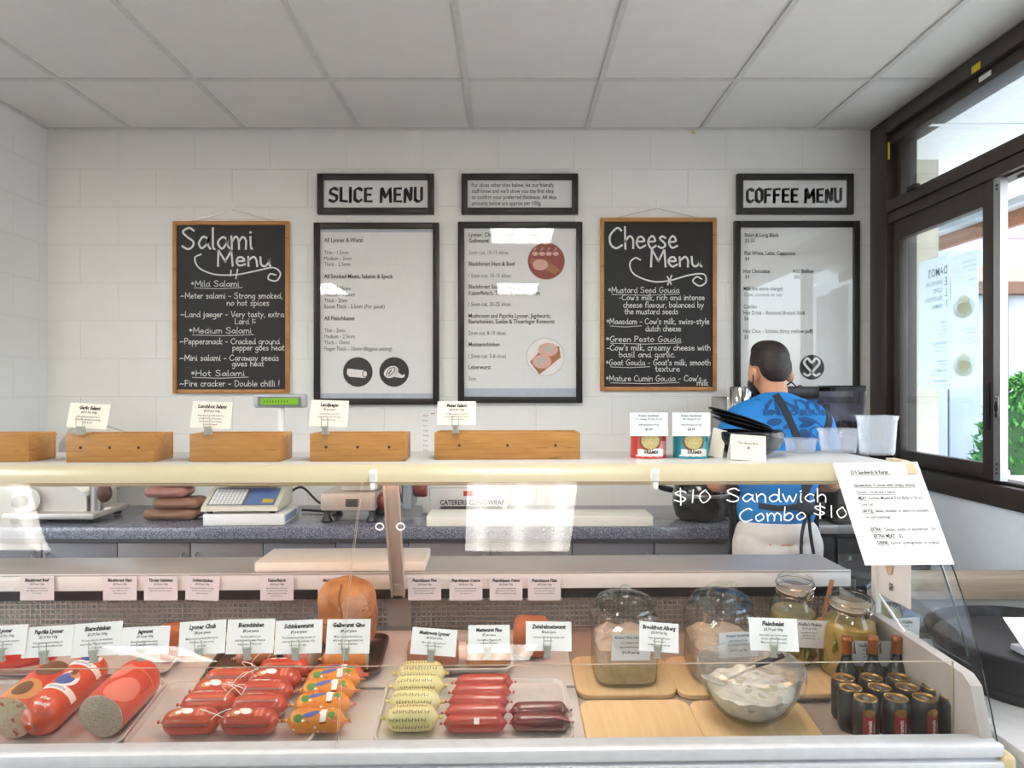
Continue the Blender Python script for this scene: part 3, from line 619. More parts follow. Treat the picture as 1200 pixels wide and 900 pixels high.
che = chalk((520, 190), [('Cheese', 580, 820, 304, 42, 2.3), ('Menu', 725, 902, 368, 34, 2.3)],
    [[(690, 345), (672, 338), (653, 358), (668, 395), (730, 420), (790, 418), (862, 398), (912, 395), (920, 422), (898, 436), (874, 420), (888, 404), (905, 412)], [(785, 404), (798, 430)], [(800, 400), (786, 432)]],
    [('*Mustard Seed Gouda', 578, 826, 460), ("-Cow's milk, rich and intense", 615, 915, 486), ('cheese flavour, balanced by', 630, 912, 512), ('the mustard seeds', 635, 822, 535), ("*Maasdam - Cow's milk, swiss-style", 572, 932, 570), ('dutch cheese', 708, 832, 595), ('*Green Pesto Gouda', 570, 832, 632), ("-Cow's milk, creamy cheese with", 572, 936, 662), ('basil and garlic.', 615, 812, 686), ("*Goat Gouda - Goat's milk, smooth", 570, 936, 714), ('texture', 742, 828, 736), ("*Mature Cumin Gouda - Cow's", 570, 904, 770), ('milk', 888, 928, 785)],
    [(590, 826, 466), (585, 694, 577), (585, 832, 637), (585, 724, 720), (585, 826, 776)])
for nm, rect, art, hx, hy, lab in (('Salami', (204, 260, 340, 461), sal, 273, 242, 'chalkboard headed Salami Menu in a thin pine frame'), ('Cheese', (703, 256, 839, 458), che, 770, 240, 'chalkboard headed Cheese Menu in a thin pine frame')):
    t = picture('chalkboard_menu', lab, 'chalkboard', *rect, 4.6, M['pine'], art, False, .02)
    top = rect[1]
    wr = MB(); wr.tube([Vector(PW(hx+o, y, WY-.012))-t.location for o, y in ((-55, top+1), (0, hy+4), (55, top+1))], .0016, 6); wr.build('hanging_wire', M['steel'], t)
    h = MB(); c = PW(hx, hy, WY); h.box((c[0], WY-.003, c[2]), (.018, .006, .05), 0, bev=.004); h.tube([(c[0], WY-.004, c[2]-.022), (c[0], WY-.016, c[2]-.026), (c[0], WY-.018, c[2]-.012)], .003, 6)
    tag(h.build('wall_hook', M['whitep']), 'small wall hook holding the %s chalkboard wire' % nm.lower(), 'hook')
n = MB(); n.box((0, 0, 0), (.098, .002, .245), 0); fn = plane((0, -.0012, 0))
for i in range(8): n.text(fn, ['PRICE', 'Name', 'Date', 'Order', 'Weight', 'Total', 'Phone', 'Notes'][i], -.04, .085-.026*i, .012, 1)
n.line(fn, [(.0, .10), (.02, .10)], .004, 2)
tag(n.build('paper_notice', [M['paper'], M['grey_ink'], M['red']], None, (wx(505), WY-.002, wz(507))), 'white paper form pinned low on the wall behind the longest crate', 'notice')
# ------------------------------------------------------------------ the glass counter (its own frame, turned by TH)
_pf = [(2.015, .211), (1.930, .302), (1.822, .439), (1.737, .584), (1.682, .723), (1.648, .825)]
_pc = [(p.x, p.y) for p in catmull([Vector((a, b, 0)) for a, b in _pf], 8)]
def gy(dz):
    for (a, b), (c, d) in zip(_pc, _pc[1:]):
        if dz <= d or (c, d) == _pc[-1]: return a+(c-a)*(dz-b)/(d-b)
CL, CR, TOPZ = -1.78, 1.156, ZC-.207
case = thing('display_case', 'long glass-fronted deli counter filled with sausages, jars and cans', 'display counter', case=True)
def part(mb, name, mats, label=None, parent=None): return mb.build(name, mats, parent or case, label=label)
lampc = lamp('case_tube', 'ffc6a8', CASE_LAMP)
mb = MB()
can = [(2.44, -.2135), (2.035, -.2075), (2.018, -.2105), (2.004, -.220), (1.994, -.236), (1.988, -.256), (1.994, -.2615), (2.002, -.260), (2.010, -.236), (2.034, -.2155), (2.04, -.2145), (2.44, -.2145)]
mb.ext([(y, ZC+z) for y, z in can], CL, CR-.01); part(mb, 'canopy', M['cream'])
mb = MB(); mb.span((CL, 2.034, ZC-.2325), (CR-.01, 2.44, TOPZ), 0, .003); part(mb, 'top_slab', M['slab'])
t = MB(); t.tube([(CL+.1, 2.065, ZC-.2485), (CR-.15, 2.065, ZC-.2485)], .0125, 12); part(t, 'lamp_and_fill_tube', lampc)
t = MB(); t.tube([(CL+.1, 2.335, ZC-.603), (CR-.12, 2.335, ZC-.603)], .010, 12); part(t, 'lamp_and_fill_tube', lamp('added_shelf_tube', 'ffccb0', CASE_LAMP*.45))  # added tube, unseen behind the fascia, to brighten the vent panel
cap = MB(); cap.ext([(y, ZC+z) for y, z in [(2.11, -.2), (2.04, -.2005), (2.012, -.206), (1.992, -.225), (1.978, -.262), (1.995, -.264), (2.008, -.236), (2.03, -.222), (2.11, -.22)]], CR-.012, CR+.012)
part(cap, 'canopy_cap', mat('ivory_plastic', 'cdbf9f', .4))
def pane(xa, xb):
    m = MB(); outer = [(gy(d), ZC-d) for d in [.25+.0192*i for i in range(31)]]; th = .006; n = len(outer)
    inner = []
    for i, (y, z) in enumerate(outer):
        ty, tz = outer[min(i+1, n-1)][0]-outer[max(i-1, 0)][0], outer[min(i+1, n-1)][1]-outer[max(i-1, 0)][1]; l = math.hypot(ty, tz); inner.append((y-tz/l*th, z+ty/l*th))
    for ln in (outer, inner): m.add([(x, y, z) for y, z in ln for x in (xa, xb)], [(2*i, 2*i+1, 2*i+3, 2*i+2) for i in range(n-1)], 0)
    for x in (xa, xb):
        m.add([(x, *p) for p in outer]+[(x, *p) for p in inner], [(i, i+1, n+i+1, n+i) for i in range(n-1)], 1 if x > 1 else 2)
    m.add([(xa, *outer[0]), (xb, *outer[0]), (xb, *inner[0]), (xa, *inner[0])], [(0, 1, 2, 3)], 2)
    return m
gl = [part(pane(CL, -.352), 'front_glass', [M['glass'], M['edge'], M['edge_l']]), part(pane(-.348, CR), 'front_glass', [M['glass'], M['edge'], M['edge_l']])]
sg = [(2.40, ZC-.262), (2.40, ZC-.66)]+[(gy(d)+.03, ZC-d) for d in (.66, .6, .5, .4, .3, .262)]
m = MB(); m.ext(sg, CR-.016, CR-.011, 'X', 0)
m.tube([(CR-.0135, gy(d)+.029, ZC-d) for d in [.262+.02*i for i in range(20)]], .0028, 6, 1)
part(m, 'side_glass', [M['wglass'], M['edge']])
for px in (437, 768):
    m = MB(); x = PX(px, 1.98); m.box((x, 1.987, ZC-.243), (.02, .02, .052), 0, (.35, 0, 0), .004); m.box((x, 1.975, ZC-.262), (.012, .012, .018), 0, bev=.003); part(m, 'glass_clip', M['whitep'])
m = MB(); m.box((CR-.045, 2.0, ZC-.242), (.05, .02, .04), 0, (.3, 0, 0), .004); part(m, 'glass_clip', M['whitep'])
# slanting canopy post
A, Bv = Vector(PL(458, 566, 2.10)), Vector(PL(466.5, 694, 2.305)); d = Bv-A
m = MB(); q = d.to_track_quat('Z', 'Y').to_euler()
for o, w, dd in ((0, .030, .012), (-.0185, .007, .03), (.0185, .007, .03)): m.box((A+Bv)/2+Vector((o, 0, 0)), (w, dd, d.length+.02), 0, q, .002)
m.box(Bv+Vector((.003, -.012, .012)), (.028, .006, .05), 0, q, .002)
part(m, 'canopy_post', M['steel_m'])
# work shelf behind the glass
WS = ZC-.576
m = MB(); m.span((CL, 2.305, WS-.012), (CR-.02, 2.54, WS), 0, .003); m.span((CL, 2.30, WS-.004), (CR-.02, 2.31, WS+.004), 0, .003); part(m, 'work_shelf', M['steel_m'])
m = MB(); m.span((CL, 2.302, WS-.05), (CR-.02, 2.312, WS-.003), 0, .002)
for i in range(6): m.tube([(CL+.3+.5*i, 2.303, WS-.04), (CL+.3+.5*i, 2.299, WS-.04)], .005, 10, 0)
part(m, 'shelf_fascia', M['white'])
m = MB(); m.span((CL, 2.36, ZC-.672), (CR-.03, 2.44, ZC-.626)); part(m, 'shade_strip', M['black'])  # black strip with the shade under the fascia put into its colour
# perforated back panel, every hole real
vp = MB(); yv = 2.42; z0, z1 = ZC-.795, ZC-.684; pitch = .0163; hole = .0116
PXA, PXB = PX(455, yv), PX(482, yv)
vp.span((CL, yv, z1), (CR-.03, yv+.004, ZC-.66)); vp.span((CL, yv, z0-.02), (CR-.03, yv+.004, z0+.006))
vp.span((PXA, yv-.004, z0-.02), (PXB, yv+.004, ZC-.64)); vp.tube([((PXA+PXB)/2, yv-.004, z1+.002), ((PXA+PXB)/2, yv-.009, z1+.002)], .005, 10)
nr = int((z1-z0)/pitch)
for k in range(nr+1):
    z = z1-k*pitch; vp.span((CL, yv, z-(pitch-hole)/2), (CR-.03, yv+.003, z+(pitch-hole)/2))
for xa, xb in ((CL, PXA), (PXB, CR-.03)):
    n = int((xb-xa)/pitch)
    for i in range(n+1): vp.span((xa+i*pitch-(pitch-hole)/2, yv+.0003, z0), (xa+i*pitch+(pitch-hole)/2, yv+.0033, z1))
part(vp, 'vent_panel', mat('vent_metal', 'b5aaa0', .45, .35, var=.04, scale=8))
m = MB(); m.span((CL, yv+.05, ZC-.85), (CR-.03, yv+.06, ZC-.63)); part(m, 'vent_back', mat('hole_shade', '080808', .9, spec=.1))  # matt black sheet, painting the shaded depth behind the vent holes
# display deck with a sunken bay for the drinks
WX0, WX1, WY1, WZ = .70, CR-.03, 2.045, ZC-.876
m = MB(); b0 = .02
def dpt(x, y, o=b0): return (x, y, dk(y)-o)
m.add([dpt(CL, 1.72), dpt(WX0, 1.72), dpt(WX0, 2.42), dpt(CL, 2.42)], [(0, 1, 2, 3)]); m.add([dpt(WX0, WY1), dpt(CR, WY1), dpt(CR, 2.42), dpt(WX0, 2.42)], [(0, 1, 2, 3)])
m.add([(WX0, 1.70, WZ), (CR, 1.70, WZ), (CR, WY1, WZ), (WX0, WY1, WZ)], [(0, 1, 2, 3)]); m.add([(WX0, WY1, WZ), (CR, WY1, WZ), dpt(CR, WY1), dpt(WX0, WY1)], [(0, 1, 2, 3)]); m.add([(WX0, 1.70, WZ), (WX0, WY1, WZ), dpt(WX0, WY1), dpt(WX0, 1.70)], [(0, 1, 2, 3)])
part(m, 'deck', mat('deck_metal', 'b5a397', .4, .3))
side = [(2.44, ZC-.655), (1.735, ZC-.682), (1.705, ZC-.70), (1.672, ZC-.80), (1.672, ZC-.95), (2.44, ZC-.95)]
m = MB(); m.ext(side, CR-.030, CR-.002); part(m, 'end_wall', mat('end_wall_grey', 'b3ada6', .45))
m = MB(); m.span((CR-.03, 2.135, ZC-.66), (CR-.012, 2.16, ZC-.50), 0, .003); m.tube([(CR-.02, 2.145, ZC-.60), (CR-.02, 2.0, ZC-.672)], .004, 8); part(m, 'end_bracket', M['white'])
# low clear pane the price cards clip to
m = MB(); PY, PZT = 1.765, ZC-.664
m.span((CL, PY, ZC-.90), (CR-.033, PY+.005, PZT-.001)); m.span((CL, PY, PZT-.001), (CR-.033, PY+.005, PZT), 1); m.span((CR-.0335, PY, ZC-.90), (CR-.032, PY+.005, PZT), 1)
part(m, 'inner_pane', [M['plexi'], M['edge_l']])
# sill, body
m = MB(); m.span((CL, 1.638, ZC-.836), (CR+.005, 1.70, ZC-.808), 0, .004); m.span((CL, 1.648, ZC-.846), (CR, 1.70, ZC-.834), 1); m.span((CL, 1.634, ZC-.93), (CR+.01, 1.70, ZC-.844), 0, .005)
part(m, 'sill_rail', [mat('sill_alu', 'c9ccd0', .35, .1), M['alu']])
m = MB(); m.box((CR+.014, 1.665, ZC-.862), (.03, .075, .07), 0, bev=.014, seg=3); part(m, 'sill_cap', mat('ivory_cap', 'c8b586', .45))
m = MB(); m.span((CL, 1.66, .1), (CR, 1.70, ZC-.93)); m.span((CL, 2.46, .1), (CR, 2.52, WS-.012)); m.span((CL, 1.70, .1), (CR, 2.46, .14)); m.span((CR-.03, 1.70, .1), (CR, 2.46, ZC-.95)); m.span((CL, 1.70, .1), (CL+.03, 2.46, ZC-.9)); part(m, 'case_body', M['white'])
m = MB(); m.span((CL+.03, 1.72, 0), (CR-.03, 2.48, .1)); part(m, 'kick_base', M['kick'])
# finger rings and marker writing on the glass
def on_glass(px, py, off=.001):
    yl = 1.9
    for _ in range(5): p = PL(px, py, yl); yl = gy(ZC-p[2])
    p = PL(px, py, yl); return Vector((p[0], p[1]-off, p[2]))
gfn = lambda x, y: on_glass(x, -y)
for cx in (445, 469.5):
    m = MB(); m.line(gfn, [(cx+4.6*math.cos(k*math.pi/12), -617+3.9*math.sin(k*math.pi/12)) for k in range(25)], 1.3, 0)
    part(m, 'ring_sticker', M['whitepr'], 'small white ring on the glass beside the post')
for wd, args in (('upper $10', ('$10', 789, 833, -589, 9, 1.35)), ('word Sandwich', ('Sandwich', 851, 969, -588, 9, 1.35)), ('word Combo', ('Combo', 866, 944, -611.5, 9, 1.35, 0, .03)), ('lower $10', ('$10', 953, 993, -604, 8, 1.3, 0, -.1))):
    m = MB(); m.hand(gfn, *args); part(m, 'marker_writing', M['whitepr'], 'white marker %s on the front glass' % wd)

# white plinth panels on the deck
ple = [PX(690, 1.8)-.357*k for k in range(6)]
plm = mat('plinth', 'cdc6c1', .4, var=.02)
first = None
def nth(i): return ['first', 'second', 'third', 'fourth', 'fifth', 'sixth', 'seventh', 'eighth', 'ninth', 'tenth', 'eleventh'][i]
for r, (ya, yb) in enumerate(((1.795, 2.062), (2.072, 2.40))):
    proto = None
    for i in range(5):
        x = (ple[i]+ple[i+1])/2; L_ = (yb-ya)/math.cos(TILT); lb = 'white display plinth in the %s row, %s from the wooden boards' % (('front', 'back')[r], nth(i))
        loc, rot = (x, ya, dk(ya)-.001), (TILT, 0, 0)
        if proto is None:
            p = MB(); p.box((0, L_/2, -.007), (.350, L_, .012), 0, bev=.004); p.box((0, .006, -.030 if r == 0 else -.012), (.350, .01, .03 if r == 0 else .008), 0, bev=.004)
            p.box((0, .0005, -.027), (.29, .002, .010), 1) if r == 0 else None
            proto = p.build('display_plinth', [plm, M['black']], None, loc, rot, True); tag(proto, lb, 'plinth', 'white display plinths')
        else: dup(proto, lb, loc, rot, True)

# ------------------------------------------------------------------ price cards
def card_mesh(w, h, lines, paper, curl=0):
    mb = MB(); mb.box((0, 0, h/2), (w, .0008, h), 0)
    fn = plane((0, -.0008, 0)); y = h
    for t, s, b, ital in lines:
        y -= s*1.25
        vs, fs, a, c = textmesh(t, b, 1); sx = min(.82, w*.88/max(.01, (c-a)*s)); mb.text(fn, t, 0, y, s, 1, b, sx, 'c', res=1, shear=.12 if ital else 0)
    return mb
def clip_mesh():
    c = MB(); c.ext([(-.010, .012), (.010, .012), (.006, -.008), (.009, -.016), (-.009, -.016), (-.006, -.008)], -.006, .006, 'Y')
    for s in (-1, 1): c.tube([(s*.008, -.004, .008), (s*.009, -.003, .03), (s*.005, -.003, .032)], .0012, 6)
    return c
clipm = mat('clip_steel', 'b3b6ac', .3, .6)
def text_lines(head, price, small, s=1.0): return [(head, .0145*s, .045, 1), (price, .0092*s, .02, 1)]+[('', .003, 0, 0)]+[(t, .0068*s, .01, 0) for t in small]
def price_card(cx, y0, y1, wpx, head, price, small, label, yl=PY-.008, lean=.30, roll=0, paper='paper', yaw=0, s=1.0, clip=True):
    k = F/yl; b = PL(cx, y1, yl); h = (y1-y0)/k/math.cos(lean)*1.02; w = wpx/k
    o = card_mesh(w, h, text_lines(head, price, small, s*min(1, h/.075)), paper).build('price_card', [M[paper], M['ink']], None, b, (-lean, roll, yaw), True)
    tag(o, label, 'price card', 'clip-on price cards')
    if clip: clip_mesh().build('clip', clipm, o, (-.004, -.002, .002), (lean, 0, 0))
    return o
PC = [(3, 737, 768, 50, 'Lyoner', '$3.10 Per 100g', ['Our classic lyoner with a selection', 'of spices. Perfect for', 'sandwiches.'], 'leftmost white price card, reading Lyoner, cut by the picture edge', .05),
 (54, 738, 770, 57, 'Paprika Lyoner', '$3.10 Per 100g', ['Our popular lyoner including red', 'capsicum for an extra flavour kick.'], 'white price card reading Paprika Lyoner', .05),
 (112, 734, 769, 57, 'Bierschinken', '$3.29 Per 100g', ['The best seller in our Aufschnitt', 'wurst range. Features large pieces', 'of lean pork.'], 'white price card reading Bierschinken priced per 100g', .07),
 (168, 738, 767, 57, 'Jagwurst', '$3.10 per 100g', ['Mustard seeds and a hint of garlic', 'gives our Jagwurst a very original', 'taste.'], 'white price card reading Jagwurst', .04),
 (236, 732, 767, 54, 'Lyoner Chub', '$8 per piece', ['Made of pure pork and fine spices.', "Perfect as it's own or in a", 'sandwich.'], 'white price card reading Lyoner Chub', .06),
 (292, 730, 766, 55, 'Bierschinken', '$8 per piece', ['The best seller in our', 'Aufschnittwurst range. Features', 'large pieces of lean pork.'], 'white price card reading Bierschinken priced per piece', .02),
 (349, 731, 766, 55, 'Schinkenwurst', '$9 per piece', ['The Schinkenwurst has an heart of', 'coarse ground lean pork ham. Not', 'too hot, just right.'], 'white price card reading Schinkenwurst', .03),
 (407, 730, 766, 51, 'Gelbwurst Gino', '$8 per piece', ['Made of pure pork and spices,', 'with a mild spice and tasty treat', 'for your sandwiches.'], 'white price card reading Gelbwurst Gino below the round loaf', 0),
 (507, 740, 768, 53, 'Mushroom Lyoner', '$4.20 per piece', ['Made of pure pork, mushroom', 'pieces and fine spices.'], 'tilted pale price card reading Mushroom Lyoner', -.08),
 (573, 736, 765, 49, 'Mettwurst Fine', '$7 per piece', ['Also known as Teewurst, soft', 'pork pate with spices.'], 'white price card reading Mettwurst Fine', 0),
 (643, 732, 763, 54, 'Zwiebelmettwurst', '$8 per piece', ['Pork pate with raw onion pepp, tried', 'and tasty.'], 'white price card reading Zwiebelmettwurst before the terracotta loaf', -.02),
 (772, 733, 764, 47, 'Brookfrost Alberg', '$25.00 Per Kg', ['Tasty German Lighthouse', 'Cheese Spread', 'A delicious cheese spread'], 'tilted white price card between the two big sauerkraut jars', -.08),
 (908, 728, 763, 58, 'Fleischsalat', '$3.79 per 100g', ['Nice salad made by the master', 'butcher, authentic as it gets!', 'Mayonnaise meat, cucumber.'], 'white price card reading Fleischsalat above the bowl', -.04)]
for cx, y0, y1, w, hd_, pr, sm, lb, rl in PC: price_card(cx, y0, y1, w, hd_, pr, sm, lb, roll=-rl)
# pink tickets hanging from the shelf fascia
PT = [(43.5, 'Blackforest Beef', '$5.39 per 100g', ['Dry cured with our salt and', 'spices. Made from real trimmed', 'for 3 weeks.']), (140.5, 'Blackforest Ham', '$5.69 per 100g', ['Dry cured with our salt and', 'spices. Made from real', 'trimmed pork legs.']), (188.5, 'Tiroler Schinken', '$5.69 per 100g', ['Dry cured and smoked pork rump.', 'Marinated in fine salt and spices.']), (236.5, 'Lachsschinken', '$5.69 per 100g', ['Dry cured and smoked pork. Made', 'from the top of the pork loin,', 'lean and superior.']),
 (324.5, 'Kaiserfleisch', '$6.29 per 100g', ['Made from the top of the pork', 'loin. Marinated for 48 hrs, then', 'golden smoked, one smoking', 'needed or frying.']), (392, 'Meisterschinken', '$6.10 per 100g', ['Cooked, smoked ham with fine', 'herbs crumbed and carefully', 'prepared.']), (497.5, 'Fleischkaese Fine', '$2.89 per 100g', ['Our most popular gourmet, like a', 'fine meatloaf, pan fry or oven,', 'slice for BBQ to tasty delight.']), (546, 'Fleischkaese Coarse', '$2.99 per 100g', ['Based on a fine minced gourmet,', 'fresh product chunk, juicy like', 'the dog gone to.']), (593, 'Fleischkaese Onion', '$3.09 per 100g', ['Coarse ground meat gourmet', 'with a touch of onion. Ideal for', 'BBQ, for sandwiches or pan fry.']), (638, 'Fleischkaese Pizza', '$3.10 per 100g', ['Everything on a pizza that it has', 'to the taste and will be sprinkle', 'cheese. Pan fry and snack hot.'])]
for i, (cx, h_, p_, s_) in enumerate(PT):
    b = PL(cx, 703.5, 2.296); k = F/2.296; o = card_mesh(38.5/k, 28/k, text_lines(h_, p_, s_, .92), 'pinkp').build('price_ticket', [M['pinkp'], M['ink']], None, b, (0, (.05 if i == 3 else 0), 0), True)
    tag(o, 'pale pink ticket reading %s hanging from the shelf edge' % h_, 'price ticket', 'pink tickets along the shelf edge')
# the combo sheet on the glass, and the leaf behind it
quad = [(975, 542.5), (1074, 541), (1117.5, 661), (1013, 662)]
def bil(u, v):
    a, b, c, d = [Vector(q) for q in quad]; p = (a*(1-u)+b*u)*(1-v)+(d*(1-u)+c*u)*v; return p.x, p.y
def sfn(off): return lambda u, v: on_glass(*bil(u, 1-v), off=off)
m = MB(); m.rect(sfn(.003), 0, 0, 1, 1, 0, 6, 14); m.rect(sfn(.004), 0, 0, 1, 1, 0, 6, 14)
def sl(t, u, v, h, und=None, bold=.005, width=None):
    fn = lambda x, y: sfn(.0052)(x, y)
    vs, fs, a, b = textmesh(t, bold, 1); sx = (width/((b-a)*h)) if width else .45
    m.text(fn, t, u, 1-v, h, 1, bold, sx, res=1)
    if und: m.rect(fn, u, 1-v-.0125, u+und, 1-v-.0085, 1, 4)
sl('$10 Sandwich & Karamalz combo $10', .17, .11, .052, .75, .02, .75)
sl('Sandwiches (Comes with crispy onion):', .16, .235, .046, .72, .012, .72); sl('Cheese, 1 meat and 1 sauce:', .16, .30, .044, .46, .008, .46)
sl('MEAT:', .165, .36, .046, .10, .02, .10); sl('German Meatloaf, Pork Belly or Sliced', .28, .36, .044, None, .006, .62); sl('Cold Cut.', .165, .42, .044, None, .006, .15)
sl('SAUCE:', .165, .485, .046, .125, .02, .125); sl('Sweet, medium or extra hot mustard,', .31, .485, .044, None, .006, .62); sl('or curry ketchup', .18, .545, .044, None, .006, .28)
sl('EXTRA:', .19, .665, .046, .12, .02, .12); sl('Cheese, pickle or sauerkraut - 50c', .34, .665, .044, None, .006, .60); sl('EXTRA MEAT', .20, .73, .046, .24, .02, .24); sl('- $2', .46, .73, .044, None, .006, .07); sl('DRINK:', .22, .795, .046, .125, .02, .125); sl('Lemon, pomegranate or original', .37, .795, .044, None, .006, .54)
tag(m.build('menu_sheet', [M['paper'], M['ink']], None, case=True), 'large white sandwich combo sheet taped onto the front glass', 'sheet')
m = MB(); xs = CR-.022
m.add([(xs+.004*math.sin(i*2.0), 1.965+.205*i/5, ZC-.16-.125+dzz) for dzz in (0, -.315) for i in range(6)], [(i, i+1, 7+i, 6+i) for i in range(5)], 0)
fn = plane((xs-.006, 2.165, ZC-.60), (0, -1, 0), (0, 0, 1)); m.disc(fn, .10, .10, .02, .03, 1); m.text(fn, '$8', .10, .03, .03, 2, .02, .7)
tag(m.build('menu_leaf', [M['paper'], mat('bun_print', 'cfb79b', .6), M['ink']], None, case=True), 'thin white leaf stuck inside the side glass below the combo sheet', 'sheet')
# ------------------------------------------------------------------ things on the counter top
def top(px, y): return PX(px, y), y, TOPZ
CR_ = [(-42, 34, 75, 541.5, .155, 'leftmost bamboo crate, cut by the picture edge', False), (77, 180, 207, 541.8, .15, 'bamboo crate under the Garlic Salami card', True), (222, 328, 340, 541.4, .15, 'bamboo crate under the Lunchbox Salami card', False), (363, 466, 475, 541, .14, 'smallest bamboo crate, under the Landjaeger card', True), (509, 672, 680, 538.6, .15, 'longest bamboo crate, under the Meter Salami card', True)]
for x0, x1, x2, yb, dp, lb, holes in CR_:
    p = PZ((x0+x1)/2, yb, TOPZ); yl = p[1]; xa, xb = PX(x0, yl), PX(x1 if x1 < 400 else x2, yl); w = xb-xa; hh = .079; dp = .13
    c = thing('bamboo_crate', lb, 'crate', ((xa+xb)/2, yl, TOPZ+.0005), group='bamboo crates on the counter', case=True)
    f = MB(); f.box((0, .005, hh/2), (w, .01, hh), 0, bev=.0015)
    if holes:
        for s in (-.33, 0, .33): f.disc(plane((0, -.0006, 0)), s*w, hh*.52, .0042, None, 1, 12)
    f.build('front_board', [M['bamboo'], M['dot']], c)
    MB().box((0, dp-.005, hh/2), (w, .01, hh), 0, bev=.0015).build('back_board', M['bamboo'], c)
    for s in (-1, 1): MB().box((s*(w/2-.005), dp/2, hh/2), (.0098, dp-.02, hh), 0, bev=.0015).build('side_board', M['bamboo'], c)
    MB().box((0, dp/2, .006), (w-.02, dp-.02, .008)).build('bottom_board', M['bamboo'], c)
TC = [(101, 474, 502, 46, 'Garlic Salami', '$4.29 Per 100g', ['Garlic, chilli and pepper spices', 'make this pork salami something', 'really special.'], 97, 541.8, .06), (246, 472, 502, 46, 'Lunchbox Salami', '$4.29 per 100g', ['Ring salamy here with made from', 'pork and beef, mild pepper, a', 'finer textured bread sausage', 'cut into snackers.'], 245, 541.4, .03), (384.5, 470, 500, 44, 'Landjaeger', '$6 per pair', ['Our most famous snack! It', 'is hearty beef, smoked & super', 'tasty and moreish.'], 382, 541, .03), (535, 471, 498, 45, 'Meter Salami', '$4.29 Per 100g', ['The Metersalami is a long time', 'fermented without any hot spices.', 'It is simply excellent.'], 534, 538.6, 0)]
for cx, y0, y1, w, h_, p_, s_, cpx, yb, rl in TC:
    yl = PZ(cx, yb, TOPZ)[1]+.004
    o = price_card(cx, y0, y1, w, h_, p_, s_, 'ivory price card reading %s on the crate edge' % h_, yl=yl, lean=.22, roll=rl, paper='ivory', clip=False)
    k = MB(); zc = TOPZ+.079-PL(cx, y1, yl)[2]; cx_ = 0
    k.ext([(-.011, -.004), (.011, -.004), (.006, .012), (.009, .02), (-.009, .02), (-.006, .012)], -.008, .014, 'Y')
    for s in (-1, 1): k.tube([(s*.009, -.006, .015), (s*.009, -.008, .045), (s*.006, -.008, .047)], .0014, 6)
    k.build('clip', clipm, o, (PX(cpx, yl)-PX(cx, yl), -.006, zc+.001), (.22, -rl, 0))
# sauerkraut tins with their cards
def wrapz(r, zc=0): return lambda x, y: Vector((r*math.sin(x/r), -r*math.cos(x/r), zc+y))
def tin(px0, px1, yb, colr, col2, lb):
    y = PZ((px0+px1)/2, yb, TOPZ)[1]; r = (px1-px0)/2*y/F; h = 2*r*1.13
    t = thing('sauerkraut_tin', lb, 'tin', (PX((px0+px1)/2, y+r), y+r, TOPZ+.0005), case=True)
    body = mat('tin_'+colr, colr, .35, .1)
    MB().lathe([(.004, .003), (r*.93, .002), (r, 0), (r, .004), (r*.985, .006), (r*.985, h-.006), (r, h-.004), (r, h), (r*.95, h-.001), (r*.93, h-.006), (.004, h-.005)], 40).build('tin_can', [body], t)
    p = MB(); q = wrapz(r*.985+.0006); q2 = wrapz(r*.985+.001); q3 = wrapz(r*.985+.0014); q4 = wrapz(r*.985+.0018)
    p.rect(q, .1*r, .01, 1.2*r, h*.42, 1, 8); p.disc(q2, -.08*r, h*.42, r*.62, r*.56, 2, 28, 0, 4); p.disc(q3, -.08*r, h*.45, r*.52, r*.48, 3, 28, 0, 4)
    p.rect(q2, -.8*r, h*.09, .75*r, h*.23, 0, 10); p.disc(q2, -.02*r, h*.16, r*.8, h*.085, 0, 28, .1, 4); p.text(q4, 'KRAMER', -.02*r, h*.125, h*.10, 4, .03, .95, 'c')
    p.line(q3, [(-.9*r+.2*r*i, h*(.07+.012*(i % 2))) for i in range(9)], .004, 0)
    p.build('tin_label', [M['whitepr'], mat('tin2_'+col2, col2, .4), mat('bowl_print'+col2, '7c4a2c', .5), mat('kraut_print'+col2, 'd9cf9a', .6, var=.15, scale=200, alt='b7a763'), M['ink']], t)
    return y, r, h
for a_, b_, yb, c1, c2, lb, cl in ((738, 781, 538, 'c8453a', 'd98a8f', 'red sauerkraut tin with a round bowl picture', 'red'), (788, 830.5, 538, '1f8f9f', '4ab3c4', 'teal sauerkraut tin with a round bowl picture', 'teal')):
    y, r, h = tin(a_, b_, yb, c1, c2, lb)
    b = PL((a_+b_)/2+1, 511, y-.004)
    o = card_mesh(45*y/F, 27.5*y/F, [('Kramer Sauerkraut', .0095, .02, 0), ('98% Cabbage 2% Salt' if cl == 'teal' else '91% Cabbage 7% Wine 2% Salt', .0075, .012, 0), ('', .006, 0, 0), ('Wild Fermented 310 gm', .0075, .014, 0), ('$6.00', .0115, .02, 0)], 'bluep').build('price_card', [M['bluep'], M['ink']], None, b, (-.03, 0, 0), True)
    tag(o, 'white price card covering the top of the %s sauerkraut tin' % cl, 'price card')
